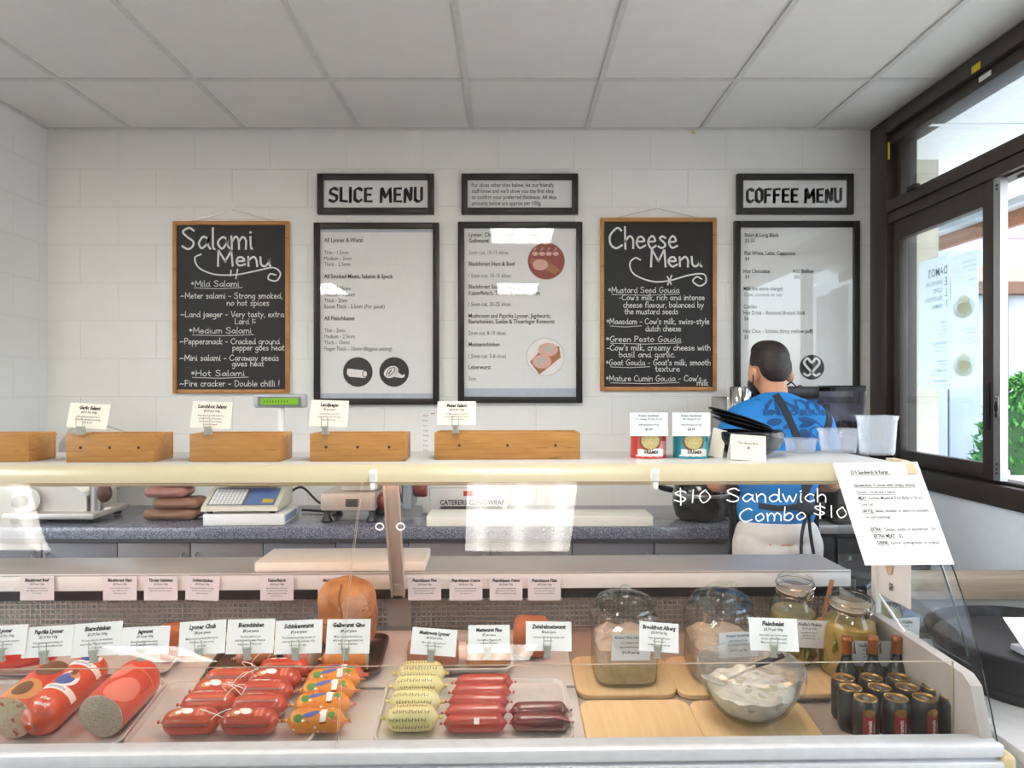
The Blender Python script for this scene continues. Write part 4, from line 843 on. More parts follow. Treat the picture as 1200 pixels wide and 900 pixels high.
# black bowl of dark plates, and its cards
bx = PX(876, 2.26); bo = thing('black_bowl', 'glossy black bowl behind the small cheese slicer card', 'bowl', (bx, 2.26, TOPZ+.0005), case=True)
MB().lathe([(.002, .008), (.045, .006), (.05, 0), (.06, .004), (.095, .028), (.108, .056), (.107, .074), (.103, .078), (.099, .074), (.098, .056), (.085, .032), (.05, .016), (.002, .014)], 40).build('bowl_shell', [mat('glazed_black', '20252c', .16, coat=.6)], bo)
for i, (dx, dz_, ry) in enumerate(((-.012, .085, .27), (-.02, .098, .31), (-.028, .109, .34))):
    pl = MB().lathe([(.002, .0), (.06, .002), (.098, .008), (.1, .011), (.097, .012), (.06, .006), (.002, .004)], 40).build('slate_plate', [M['black']], None, (bx+dx, 2.262, TOPZ+dz_), (0, ry, 0), True)
    tag(pl, 'thin black plate tipped over the black bowl, %s of the stack' % ('lowest', 'middle', 'topmost')[i], 'plate', 'black plates on the bowl')
def tent(cpx, y1, y0, w, lines, lb, yl, roll):
    k = F/yl; b = PL(cpx, y1, yl); h = (y1-y0)/k*1.04; o = card_mesh(w/k, h, lines, 'ivory')
    o.box((0, h*.27, h/2), (w/k, .0008, h*1.1), 0, (.5, 0, 0)); o = o.build('tent_card', [M['ivory'], M['ink']], None, (b[0], b[1], TOPZ+.0015), (-.2, roll, 0), True); return tag(o, lb, 'tent card')
tent(877, 541, 512, 42, [('', .012, 0, 0), ('Fine Cheese Slicer', .0095, .012, 0), ('$8', .011, .02, 0)], 'ivory folded card in front of the black bowl', 2.10, .07)
tent(838, 536, 503, 17, [], 'ivory folded card between the teal tin and the black bowl', 2.2, .25)
for a_, b_, y0, y1, lb in ((918, 958, 515, 532.5, 'shallowest frosted plastic tub, beside the black bowl'), (957.5, 1007, 503.5, 532, 'middle frosted plastic tub of the three'), (1003.5, 1052, 487.5, 534.5, 'tallest frosted plastic tub, at the counter end')):
    y = PZ((a_+b_)/2, y1, TOPZ)[1]; R1 = (b_-a_)/2*(y+.06)/F; h = (y1-y0)*y/F; r0 = R1*.80
    t = MB().lathe([(.002, .004), (r0*.9, .003), (r0*.94, 0), (r0, .003), (R1*.9, h*.86), (R1*.91, h*.88), (R1*.95, h*.9), (R1*.95, h*.985), (R1, h*.985), (R1, h), (R1*.93, h), (R1*.93, h*.9), (R1*.885, h*.86), (r0*.95, .007), (.002, .007)], 36)
    tag(t.build('plastic_tub', [M['tub']], None, (PX((a_+b_)/2, y+R1), y+R1, TOPZ+.0005), None, True), lb, 'tub', 'frosted tubs on the counter')
# white cutting board on the work shelf
q0, q1 = PL(298, 671, 2.325), PL(498, 671, 2.325)
tag(MB().span((q0[0], 2.325, WS+.001), (q1[0], 2.53, WS+.031), 0, .004).build('cutting_board', M['poly'], None, case=True), 'thick white cutting board on the work shelf behind the glass', 'cutting board')

# ------------------------------------------------------------------ food on the deck
def drot(rz=0, roll=0, axis='X'):
    return tuple((Matrix.Rotation(TILT, 3, 'X') @ Matrix.Rotation(rz, 3, 'Z') @ Matrix.Rotation(roll, 3, axis)).to_euler())
NRM = Vector((0, -math.sin(TILT), math.cos(TILT)))
def dloc(x, y, h=0): return tuple(Vector((x, y, dk(y)))+NRM*h)
def rrect(w, d, r, z, n=6):
    o = []
    for cx, cy, a0 in ((w/2-r, d/2-r, 0), (-w/2+r, d/2-r, 90), (-w/2+r, -d/2+r, 180), (w/2-r, -d/2+r, 270)):
        for i in range(n+1): a = R(a0+90*i/n); o.append((cx+r*math.cos(a), cy+r*math.sin(a), z))
    return o
def tray(cx, cy, w, d, h, lb, m='tray', rim=.008, name='serving_tray'):
    mb = MB(); r = .03
    mb.rings([rrect(w-.06, d-.06, r, 0), rrect(w-.02, d-.02, r, h*.5), rrect(w-.012, d-.012, r, h-.002), rrect(w, d, r+.005, h-.003), rrect(w, d, r+.005, h), rrect(w-.014, d-.014, r, h), rrect(w-.024, d-.024, r, h*.5), rrect(w-.066, d-.066, r, .0022)], 0)
    return tag(mb.build(name, M[m], None, dloc(cx, cy, .001), drot(), True), lb, 'tray')
def deckx(px, py): return PD(px, py)
def wrapx(r, rf=None):                               # (along the axis, round the girth from the top towards the front)
    def f(u, v):
        q = rf(u) if rf else r
        return Vector((u, -q*math.sin(v/r), q*math.cos(v/r)))
    return f
def prof_interp(pr):
    def f(x):
        for (a, ra), (b, rb) in zip(pr, pr[1:]):
            if x <= b: return ra+(rb-ra)*(x-a)/(b-a)
        return pr[-1][1]
    return f
def sausage(name, label, cat, r, L, cas, group=None, cut=None, ends=True, tip=None, prints=None, n=26, bend=0, loc=None, rot=None, endm=None, pr=None):
    h = L/2
    if not pr:
        pr = [(-h-.018, r*.16), (-h-.010, r*.10), (-h-.006, r*.18), (-h+.0, r*.55), (-h+r*.22, r*.82), (-h+r*.55, r*.97), (-h+r*.9, r), (0, r*1.015), (h-r*.9, r), (h-r*.55, r*.97), (h-r*.22, r*.82), (h, r*.55), (h+.006, r*.18), (h+.010, r*.10), (h+.018, r*.16)]
        if cut: pr = [(-h, r*.985), (-h+.004, r)]+pr[7:]
    mb = MB(); mb.rings([[(x, q*math.cos(2*math.pi*k/n), q*math.sin(2*math.pi*k/n)) for k in range(n)] for x, q in pr], 0)
    o = mb.build(name, cas, None, loc, rot, True); tag(o, label, cat, group)
    if cut:
        c = MB(); c.rings([[(-h-d_, q*math.cos(2*math.pi*k/n), q*math.sin(2*math.pi*k/n)) for k in range(n)] for d_, q in ((-.002, r*.972), (.002, r*.965), (.0032, r*.93))], 0); c.build('cut_face', cut, o)
    if prints: prints(o, r, h, prof_interp(pr))
    if ends:
        for s in ((1,) if cut else (-1, 1)):
            k = MB(); k.lathe([(r*.11, -.0025), (r*.15, -.001), (r*.15, .001), (r*.11, .0025)], 12, X=Matrix.Translation((s*(h+.010), 0, 0)) @ Matrix.Rotation(R(90), 4, 'Y')); k.build('end_clip', endm or M['steel'], o)
    return o
def loop(o, h, s, d, m='string_white', seed=0):
    rd = random.Random(seed); p = [(s*(h+.01), 0, 0), (s*(h+.02), -.012, d*.4), (s*(h-.005), -.02, d), (s*(h-.03), -.01, d*1.05), (s*(h-.02), .004, d*.6), (s*(h+.008), .002, 0)]
    mb = MB(); mb.tube(catmull([(x+rd.uniform(-.004, .004), y, z) for x, y, z in p], 5), .0011, 5); mb.build('string_loop', M[m], o)
M['string_white'] = mat('string', 'ece6df', .7); M['string_pink'] = mat('string_pink', 'd8707c', .7)
casing = lambda n, h_, **k: mat(n, h_, .28, var=.07, scale=25, coat=.35, **k)
redc, red2, dred, orng, yell = casing('casing_red', 'bd4a2e'), casing('casing_bright', 'cb452e'), casing('casing_brick', 'a8342b'), casing('casing_orange', 'e08a2e'), casing('casing_cream', 'd6cd93')
meat_pale = speckle('cut_sausage', 'bdb09d', 'b0a28d', '968a75', 420, .5, .55, .86); meat_pap = speckle('cut_paprika', 'cdbba0', 'c6b196', 'a8583f', 110, .5, .5, .93)
blue_pr = mat('blue_print', '4a5da0', .45); gold_pr = mat('gold_print', 'c98a55', .45); green_pr = mat('green_print', '4f8a3c', .45); pink_pr = mat('pink_print', 'db7766', .4); brown_pr = mat('brown_print', '6b4a35', .5)
tray(-1.195, 1.945, .58, .30, .018, 'steel tray under the five thick sausages, cut by the picture edge')
tray(-.672, 1.935, .46, .285, .018, 'steel tray under the red and orange sausage chubs')
tray(PX(557, 1.95), 1.935, .50, .285, .02, 'steel tray under the cream, red and dark sausages')
TB = .006
# thick sausages lying front to back
def big_print(kind):
    def f(o, r, h, rf):
        m = MB(); w = lambda k: wrapx(r, lambda u: rf(u)+.0007+k*.0004)
        if kind == 'banner':                         # two repeats of a white ribbon and a blue coat shape
            for u in (-h*.42, h*.42):
                m.rect(w(0), u-.006, -.055, u+.016, .06, 0, 3, 10); m.disc(w(1), u+.045, .004, .032, .024, 0, 24, 0, 4); m.disc(w(2), u+.04, -.002, .026, .02, 1, 24, .2, 4); m.disc(w(2), u+.062, .008, .013, .014, 2, 20, 0, 3); m.disc(w(3), u+.07, .004, .012, .007, 3, 16, 0, 2)
                m.text(lambda x, y, u=u: w(2)(u+y, -x), 'Lyoner' if kind == 'cook' else 'schinken', 0, .0, .014, 1, .01, .9, 'c')
            m.text(lambda x, y: w(1)(-h*.78+y, -x), 'echt', 0, 0, .015, 0, .02, .9, 'c'); m.text(lambda x, y: w(1)(-h*.9+y, -x), 'pfaelzer', 0, 0, .013, 0, .02, .9, 'c')
        elif kind == 'cook':
            for u in (-h*.3, h*.4):
                m.disc(w(0), u, .0, .026, .02, 0, 24, 0, 4); m.disc(w(1), u+.012, 0, .012, .02, 2, 20, .3, 3); m.disc(w(2), u-.004, .002, .010, .009, 4, 20, 0, 3)
                for k in range(3): m.rect(w(0), u-.045-.013*k, -.03, u-.039-.013*k, .03, 4, 1, 8)
        elif kind == 'clear':
            m.disc(w(0), -h*.55, .01, .05, .035, 4, 28, .4, 5); m.rect(w(0), h*.30, -.08, h*.34, .07, 4, 1, 14); m.disc(w(0), h*.05, -.03, .035, .018, 4, 24, .3, 4); m.rect(w(1), -h*.2, .05, h*.25, .053, 5, 6, 1)
        elif kind == 'gold':
            m.disc(w(0), -h*.6, -.012, .045, .04, 2, 26, .3, 5); m.disc(w(0), h*.5, -.004, .05, .028, 3, 26, .2, 5); m.disc(w(1), -h*.6, -.012, .03, .02, 3, 24, 0, 3)
        m.build('casing_print', [M['whitepr'], blue_pr, gold_pr, brown_pr, pink_pr, dred], o)
    return f
def lay(x, y, r, rz, extra=0): return dloc(x, y, r+TB+extra)
HP = R(90)
sx = lambda px, y: PX(px, y)
sausage('lyoner_sausage', 'thick pale-cut sausage nearest the tray end, its grey cut face towards us', 'sausage', .058, .20, red2, 'thick sausages on the left tray', cut=meat_pale, prints=big_print('clear'), loc=lay(sx(124, 1.83)-.006, 1.945, .058, 0), rot=drot(HP-.09, R(25)))
sausage('lyoner_sausage', 'thick uncut red sausage with two blue and white prints', 'sausage', .05, .27, casing('casing_orange_red', 'd1502f'), 'thick sausages on the left tray', prints=big_print('banner'), loc=lay(-1.120, 1.965, .05, 0), rot=drot(HP-.04, R(15)))
sausage('lyoner_sausage', 'thick sausage with red paprika flecks in its pale cut face', 'sausage', .056, .20, red2, 'thick sausages on the left tray', cut=meat_pap, prints=big_print('gold'), loc=lay(sx(18, 1.84)-.004, 1.945, .056, 0), rot=drot(HP-.05, R(20)))
sausage('lyoner_sausage', 'red sausage with white cook print lying behind the paprika one', 'sausage', .046, .19, casing('casing_scarlet', 'd63a2c'), 'thick sausages on the left tray', prints=big_print('cook'), loc=lay(-1.335, 2.125, .046, 0, .035), rot=drot(R(18), R(20)))
sausage('lyoner_sausage', 'orange sausage end at the left picture edge', 'sausage', .053, .18, orng, 'thick sausages on the left tray', loc=lay(-1.49, 2.11, .053, 0, .03), rot=drot(R(75)))
# red chubs: a seam, a printed top, a string loop
def chub_print(o, r, h, rf):
    m = MB(); w = lambda k: wrapx(r, lambda u: rf(u)+.0007+k*.0004)
    m.disc(w(0), -h*.12, -.004, .017, .010, 0, 20, .3, 3); m.disc(w(0), -h*.45, .002, .014, .009, 1, 20, -.2, 3); m.disc(w(1), -h*.4, .002, .008, .005, 0, 16, 0, 2)
    for u in (.28, .45): m.rect(w(0), h*u, -.02, h*u+.008, .012, 2, 1, 6)
    for i in range(26): m.rect(w(1), -h*.8+i*h*1.6/26, r*1.02, -h*.8+(i+.55)*h*1.6/26, r*1.02+.005, 3, 1, 2)
    m.rect(w(0), -h*.82, r*1.0, h*.82, r*1.0+.007, 4, 8, 2); m.build('casing_print', [M['whitepr'], gold_pr, pink_pr, M['steel'], dred], o)
def orange_print(o, r, h, rf):
    m = MB(); w = lambda k: wrapx(r, lambda u: rf(u)+.0007+k*.0004)
    m.disc(w(0), -h*.15, -.002, .022, .007, 0, 20, -.3, 3); m.rect(w(0), h*.2, -.016, h*.42, .016, 1, 3, 6); m.disc(w(0), -h*.62, .008, .011, .010, 2, 18, 0, 3); m.disc(w(0), h*.62, .0, .009, .010, 2, 18, 0, 3); m.rect(w(1), h*.2, .018, h*.42, .021, 3, 3, 1)
    rd = random.Random(3)
    for i in range(26):
        u, v = rd.uniform(-.8, .8)*h, rd.uniform(-.03, .05)
        m.disc(w(0), u, v, .004, .003, 4 if i % 3 else 1, 8)
    m.build('casing_print', [blue_pr, M['whitepr'], green_pr, M['ink'], mat('amber_print', 'c96a1e', .4)], o)
def place_rows(proto, rows, lbf, r):
    for i, (px, py, ex, roll, rz) in enumerate(rows):
        p = PD(px, py); loc, rot = dloc(p[0], p[1]+r*.55, r+TB+ex), drot(rz, roll)
        if i == 0: setp(proto, loc, rot, True); proto['label'] = lbf(i)
        else: dup(proto, lbf(i), loc, rot, True)
depthw = ('nearest', 'second nearest', 'third nearest', 'fourth nearest', 'farthest')
c1 = sausage('sausage_chub', '', 'sausage', .031, .128, redc, 'red chubs on the middle tray', prints=chub_print); loop(c1, .064, 1, .045, seed=1)
place_rows(c1, [(222, 866, 0, R(12), R(2)), (243, 846, .002, R(-25), R(1)), (256, 831, .004, R(20), R(-1)), (269, 819, .01, R(-15), R(1))], lambda i: 'red sausage chub, %s in the left file of the middle tray' % depthw[i], .031)
c2 = sausage('sausage_chub', '', 'sausage', .031, .130, casing('casing_dark_red', 'b53f2a'), 'red chubs on the middle tray', prints=chub_print); loop(c2, .065, -1, .05, seed=4)
place_rows(c2, [(291, 866, 0, R(14), 0), (302, 848, .0, R(-30), R(2)), (311, 834, .008, R(-20), R(-1)), (321, 821, .012, R(15), R(2)), (332, 808, .012, R(-20), 0)], lambda i: 'red sausage chub, %s in the centre file of the middle tray' % depthw[i], .031)
c3 = sausage('sausage_chub', '', 'sausage', .029, .132, casing('casing_amber', 'df8b26'), 'orange chubs on the middle tray', prints=orange_print); loop(c3, .066, 1, .03, 'string_pink', 2)
place_rows(c3, [(370, 864, 0, R(30), 0), (377, 846, .004, R(10), R(1)), (384, 831, .01, R(25), R(-1)), (390, 819, .012, R(15), R(1))], lambda i: 'orange patterned sausage chub, %s on the middle tray' % depthw[i], .029)
p = PD(396, 807); o = sausage('sausage_chub', 'red chub with a green mark, behind the orange chubs', 'sausage', .027, .135, redc, None, prints=orange_print, loc=dloc(p[0], p[1], .043), rot=drot(0, R(20)), endm=pink_pr); loop(o, .067, 1, .02, 'string_pink', 5)
# cream chubs, red sausages, two dark ones
def leafy(o, r, h, rf):
    m = MB(); w = lambda k: wrapx(r, lambda u: rf(u)+.0007+k*.0004); rd = random.Random(9)
    for j in range(7):
        for i in range(6):
            u, v = -h*.8+h*1.6*(i+.5*(j % 2))/6, -.045+.019*j; q = rd.uniform(.85, 1.15); d_ = rd.choice((-1, 1))
            m.line(w(0), [(u-.005*d_*q, v-.004), (u-.004*d_, v+.004*q), (u, v-.001), (u+.004*d_, v+.004), (u+.005*d_*q, v-.003)], .0022, 0)
    m.build('casing_print', [brown_pr], o)
yclip = mat('yellow_clip', 'd9bb2e', .4)
c4_ = sausage('sausage_chub', '', 'sausage', .033, .118, yell, 'cream chubs on the right tray', prints=leafy, endm=yclip)
place_rows(c4_, [(482, 863, 0, R(12), R(1)), (486, 845, .004, R(40), R(-2)), (490, 829, .012, R(-20), R(1)), (493, 815, .016, R(15), 0)], lambda i: 'cream sausage chub with brown pattern, %s on the right tray' % depthw[i], .033)
def stick(o, r, h, rf):
    w = wrapx(r, lambda u: rf(u)+.0008); m = MB(); m.rect(w, -.003, .006, .010, .02, 0, 3, 3); m.build('sticker', M['whitepr'], o)
reds = mat('casing_wine', 'a93a32', .3, var=.10, scale=40, coat=.3)
o = sausage('smoked_sausage', 'smooth red sausage bearing a small white sticker, front of the right tray', 'sausage', .0225, .143, reds, 'smooth red sausages on the right tray', prints=stick); p = PD(557, 863); setp(o, dloc(p[0], p[1]+.012, .0225+TB), drot(0, R(12)), True)
c5 = sausage('smoked_sausage', '', 'sausage', .0225, .143, reds, 'smooth red sausages on the right tray')
place_rows(c5, [(557.5, 850, 0, R(10), R(1)), (561, 838, .002, R(40), R(-1)), (564, 828, .006, R(70), 0), (567, 818, .01, R(20), R(1))], lambda i: 'smooth red sausage, %s behind the stickered one' % nth(i), .0225)
darks = mat('casing_mottled', '8a3c38', .3, var=.2, scale=22, alt='4c2229', coat=.3)
c6 = sausage('smoked_sausage', '', 'sausage', .0225, .136, darks, 'dark mottled sausages on the right tray'); loop(c6, .068, 1, .02, 'string_pink', 7)
place_rows(c6, [(633, 862, 0, 0, R(-1)), (632, 848, 0, R(60), R(1))], lambda i: 'dark mottled sausage at the right tray end, %s' % ('front one', 'rear one')[i], .0225)
# back row: trays, the round loaf, cut pieces
M['tray2'] = mat('oven_tray', '6d5a50', .3, .6)
tray(PX(352, 2.2), 2.215, .50, .24, .022, 'dark oven tray behind the chubs, holding loaf pieces', 'tray2')
tray(PX(540, 2.2), 2.20, .31, .20, .03, 'shallow clear-sided tray of sausage halves', 'tray')
tray(PX(110, 2.2), 2.22, .50, .22, .02, 'steel tray behind the thick sausages', 'tray')
loaf_m = mat('loaf_crust', 'a5622f', .55, var=.18, scale=16, alt='cf9257', bmp=.5, bscale=60, coat=.1); loaf_in = mat('loaf_flesh', 'c2937a', .6, var=.14, scale=30, bmp=.4, bscale=90)
def dpart(name, label, cat, parts, m, px, py, vox=.006, rz=0, sm=5, lift=TB, group=None):
    p = PD(px, py); vs, fs = blob(parts, vox, sm); mb = MB(); mb.add(vs, fs, 0); return tag(mb.build(name, m, None, dloc(p[0], p[1], lift), drot(rz), True), label, cat, group)
lf_ = dpart('round_loaf', 'big round orange-brown loaf standing behind the Gelbwurst Gino card', 'loaf', [('e', (0, .01, .115), (.090, .078, .120)), ('e', (.032, -.006, .165), (.058, .062, .066)), ('e', (-.030, -.006, .168), (.058, .062, .064)), ('e', (0, -.004, .172), (.05, .056, .062)), ('e', (0, 0, .07), (.086, .074, .072))], loaf_m, 409, 764, sm=14)
lbv = BVHTree.FromPolygons([v.co for v in lf_.data.vertices], [tuple(p.vertices) for p in lf_.data.polygons])
def on_loaf(x, z, off=.001): h_ = lbv.ray_cast(Vector((x, -1, z)), Vector((0, 1, 0)))[0]; return Vector((x, (h_.y if h_ else .0)-off, z))
cr = MB(); cr.tube([on_loaf(p.x, p.y, -.001) for p in catmull([Vector(q) for q in ((-.008, .225, 0), (-.012, .19, 0), (-.004, .15, 0), (-.010, .118, 0))], 5)], .0036, 6); cr.tube([on_loaf(p.x, p.y, 0) for p in catmull([Vector(q) for q in ((-.075, .105, 0), (-.03, .112, 0), (.03, .112, 0), (.078, .125, 0))], 5)], .0030, 6); cr.build('loaf_crease', mat('crease', '8a5a32', .7), lf_)
q = MB(); q.flat([(.035+.045*r_*math.cos(k*math.pi/10)*(1+.15*math.sin(k*2.1)), .165+.038*r_*math.sin(k*math.pi/10)*(1+.12*math.cos(k*1.7))) for r_ in (.02, .35, .7, 1) for k in range(20)], [(r_*20+k, r_*20+(k+1) % 20, r_*20+20+(k+1) % 20, r_*20+20+k) for r_ in range(3) for k in range(20)], on_loaf); q.build('torn_patch', loaf_in, lf_)
orb = mat('smoked_rind', 'b5612c', .45, var=.12, scale=20, coat=.15)
def box_piece(name, label, px, py, w, d, h, m, rz=0, roll=0, lift=TB): 
    p = PD(px, py); mb = MB(); mb.box((0, 0, h/2), (w, d, h), 0, (0, roll, 0), min(w, d, h)*.22, 3); return tag(mb.build(name, m, None, dloc(p[0], p[1], lift), drot(rz), True), label, 'meat piece')
box_piece('smoked_meat_piece', 'orange smoked meat chunk between the Jagwurst and Lyoner Chub cards', 204, 772, .07, .07, .10, orb, .3)
sg_m = mat('brown_casing', 'a86a42', .35, var=.1, scale=22, coat=.3)
sausage('sausage_half', 'brown sausage half below the per-piece Bierschinken card', 'sausage', .036, .10, sg_m, cut=meat_pale, loc=dloc(PX(300, 2.13), 2.14, .036+.022), rot=drot(R(200)))
sausage('sausage_half', 'pink sausage half below the Schinkenwurst card', 'sausage', .034, .09, mat('pink_casing', 'b9776b', .35, coat=.3), cut=meat_pale, loc=dloc(PX(352, 2.13), 2.14, .034+.022), rot=drot(R(160)))
sausage('sausage_half', 'golden sausage half lying in front of the round loaf', 'sausage', .036, .12, mat('golden_casing', 'c07c3f', .35, coat=.3), cut=meat_pale, loc=dloc(PX(404, 2.10), 2.12, .036+.022), rot=drot(R(185)))
sausage('sausage_half', 'orange sausage standing behind the Lyoner Chub card', 'sausage', .04, .13, orb, cut=meat_pale, loc=dloc(PX(318, 2.25), 2.27, .05), rot=drot(R(20)))
for px, w, lb in ((508, .15, 'pinkish meatloaf half below the Mushroom Lyoner card'), (572, .13, 'tan meatloaf half below the Mettwurst Fine card')):
    box_piece('meatloaf_half', lb, px, 781, w, .07, .062, mat('meatloaf'+str(px), 'b07a63' if px < 520 else 'b98a5c', .5, var=.1, scale=40), .05, 0, .014)
box_piece('terracotta_loaf', 'terracotta loaf block behind the Zwiebelmettwurst card', 622, 766, .105, .09, .105, mat('terracotta_rind', 'b96f4c', .6, var=.12, scale=20), -.1)
# ------------------------------------------------------------------ boards, jars, bowl, drinks
def chop_board(pts, lb):
    c = [PD(*p) for p in pts]; cx = sum(p[0] for p in c)/4; cy = sum(p[1] for p in c)/4
    xs, ys = [p[0] for p in c], [p[1] for p in c]; w = (max(xs)-min(xs)); d = max(ys)-min(ys)
    mb = MB(); mb.rings([rrect(w-.006, d-.006, .035, -.016), rrect(w, d, .038, -.013), rrect(w, d, .038, -.003), rrect(w-.006, d-.006, .035, 0)]); return tag(mb.build('wooden_board', M['board'], None, dloc(cx, cy, -.0015), drot(), True), lb, 'board', 'pale wooden boards on the deck')
chop_board([(684, 874), (826, 874), (690, 819), (800, 819)], 'empty pale wooden board at the front beside the plinths')
chop_board([(832, 874), (962, 874), (812, 819), (938, 819)], 'pale wooden board under the glass bowl')
chop_board([(676, 813), (788, 813), (676, 768), (776, 768)], 'pale wooden board under the first sauerkraut jar')
chop_board([(796, 813), (905, 813), (790, 768), (888, 768)], 'pale wooden board under the second sauerkraut jar')
chop_board([(916, 812), (990, 812), (905, 768), (985, 768)], 'pale wooden board behind the bowl under the pickle jars')
kraut = mat('sauerkraut', 'd8c3b2', .55, var=.1, scale=45, alt='b9a58c', bmp=.6, bscale=130, coat=.2); kraut_tint = mat('sauerkraut_pane_tint', 'cdbb9c', .45, var=.14, scale=50, alt='a8986f', bmp=.4, bscale=120)  # lower kraut is coloured with the clear pane's reflection tint
def sauer_jar(px, yl, s, knob, lb, fill):
    j = thing('sauerkraut_jar', lb, 'jar', dloc(PX(px, yl), yl, .001), drot(), case=True)
    b = [(.004, .004, 4), (.075, .003, 5), (.086, .0, 5), (.091, .008, 5), (.092, .10, 5), (.094, .145, 4.5), (.099, .166, 4), (.097, .178, 3.2), (.082, .19, 2.2), (.078, .2, 2), (.084, .206, 2), (.084, .212, 2), (.074, .213, 2), (.074, .2, 2)]
    MB().lathe([(r*s, z*s, e) for r, z, e in b], 48).build('jar_body', M['jar'], j)
    MB().lathe([(r*s, z*s) for r, z in [(.004, .205), (.07, .206), (.072, .214), (.088, .2145), (.090, .219), (.086, .2265), (.07, .232), (.045, .235), (.042, .241), (.02, .243), (.004, .243)]], 40).build('lid', M['jar'], j)
    k = MB()
    if knob: k.lathe([(r*s, z*s) for r, z in [(.016, .243), (.010, .247), (.009, .253), (.015, .259), (.016, .266), (.011, .273), (.003, .275)]], 20)
    else: k.tube(catmull([(x*s, 0, z*s) for x, z in [(-.03, .242), (-.036, .256), (-.026, .268), (0, .27), (.026, .268), (.036, .256), (.03, .242)]], 4), .0085*s, 10, flat=1.4)
    k.build('lid_knob', M['jar'], j)
    mb = MB(); mb.lathe([(.004, .007, 4), (.082, .007, 5), (.0875, .012, 5), (.0880, .06, 5), (.0880, fill*.55, 5)], 40, 1); mb.lathe([(.0880, fill*.55, 5), (.0885, fill*.9, 5), (.075, fill, 4), (.03, fill+.008, 2), (.004, fill+.004, 2)], 40, 0)
    mb.v = [(x*s, y*s, z*s+(.004*math.sin(x*90+y*70)+.003*math.sin(y*130) if z > fill*.5 else 0)) for x, y, z in mb.v]; mb.build('sauerkraut', [kraut, kraut_tint], j)['kind'] = 'stuff'
    return j
j1 = sauer_jar(730, 2.135, .97, True, 'knobbed glass jar of pale sauerkraut, left of the two big jars', .118)
j2 = sauer_jar(841, 2.146, .97, False, 'bar-handled glass jar of pink sauerkraut behind the bowl', .112)
def jar_label(j, w, h, x, z, lines, lb, paper, d=.0895, roll=0):
    o = card_mesh(w, h, lines, paper).build('jar_card', [M[paper], M['ink']], None); T = Matrix.Translation((x, -d, z)) @ Euler((0, roll, 0)).to_matrix().to_4x4(); o.matrix_basis = j.matrix_basis @ T; return tag(o, lb, 'jar card')
KR = lambda a: [('Kramer '+a, .0105, .02, 0), ('', .004, 0, 0), ('91% Cabbage 7% Wine' if 'Wine' in a else '98% Cabbage 2% Salt', .0075, .01, 0), ('', .003, 0, 0), ('Raw & Wild Fermented', .0075, .012, 0), ('', .003, 0, 0), ('$16.50 per kg', .0105, .02, 0)]
jar_label(j1, .108, .078, .003, .085, KR('Wine Sauerkraut'), 'pale blue card taped to the knobbed jar', 'bluep')
jar_label(j2, .108, .075, .027, .086, KR('Sauerkraut'), 'pale blue card taped to the bar-handled jar', 'bluep', roll=-.05)
brine = mat('pickle_brine', 'a8843a', .3, var=.12, scale=18, alt='c7a75a', coat=.3); brine_g = mat('pickle_brine_green', '8d8048', .3, var=.15, scale=18, alt='a89a58', coat=.3)
pick = mat('pickle', '7f7a35', .35, var=.15, scale=40, coat=.3); rubr = mat('jar_seal', 'c7b8a8', .5)
def clip_jar(px, yl, R_, H, lb, bm_, fill, zoff=0):
    loc = dloc(PX(px, yl), yl, .001) if not zoff else (PX(px, yl), yl, zoff)
    j = thing('pickle_jar', lb, 'jar', loc, drot(), case=True); n = R_*.70
    MB().lathe([(.004, .004), (R_*.8, .002), (R_*.95, .006), (R_, .02), (R_, H*.55), (R_*.97, H*.64), (R_*.86, H*.72), (n*1.02, H*.78), (n, H*.80), (n*1.05, H*.815), (n*1.05, H*.83), (n*.94, H*.83), (n*.94, H*.78)], 40).build('jar_body', M['jar'], j)
    MB().lathe([(n*1.06, H*.832), (n*1.10, H*.836), (n*1.10, H*.85), (n*1.06, H*.852)], 36).build('seal_ring', rubr, j)
    MB().lathe([(.004, H*.86), (n*.9, H*.855), (n*1.08, H*.853), (n*1.12, H*.87), (n*1.12, H*.93), (n*1.05, H*.965), (n*.93, H*.972), (n*.9, H*.955), (.004, H*.95)], 36).build('lid', M['jar'], j)
    w = MB()
    for z, k in ((H*.80, 1.09), (H*.905, 1.15)): w.tube([(n*k*math.cos(2*math.pi*i/32), n*k*math.sin(2*math.pi*i/32), z) for i in range(33)], .0013, 5)
    for s in (-1, 1): w.tube(catmull([(n*.35+s*.012, -n*1.06, H*.80), (n*.35+s*.013, -n*1.16, H*.77), (n*.35+s*.011, -n*1.18, H*.87), (n*.35+s*.004, -n*1.12, H*.91)], 4), .0013, 5)
    w.box((n*.35, -n*1.13, H*.845), (.016, .003, .035), 0, (.1, 0, .3), .001); w.build('wire_clasp', M['chrome'], j)
    k = MB(); k.lathe([(.004, .006), (R_*.9, .008), (R_*.955, .02), (R_*.955, H*.54), (R_*.9, min(H*.63, fill)), (.004, fill)], 36, 0); rd = random.Random(int(px))
    for i in range(11):
        a = rd.uniform(3.3, 6.2); r = R_*.90; z = rd.uniform(.03, fill-.03)
        k.ell((r*math.cos(a), r*math.sin(a), z), (.012, .008, .03), 1, (rd.uniform(-.6, .6), rd.uniform(-.8, .8), a), 12, 8)
    k = k.build('pickles', [bm_, pick], j); k['kind'] = 'stuff'; return j
k1 = clip_jar(926, 2.205, .069, .262, 'clip-lid jar of olive pickles behind the Fleischsalat card', brine_g, .15)
k2 = clip_jar(991, 2.128, .075, .245, 'widest clip-lid jar, of golden pickles, behind the bottles', brine, .155)
k3 = clip_jar(1029, 2.226, .058, .225, 'clip-lid jar of green pickles at the end of the jar row', brine_g, .14)
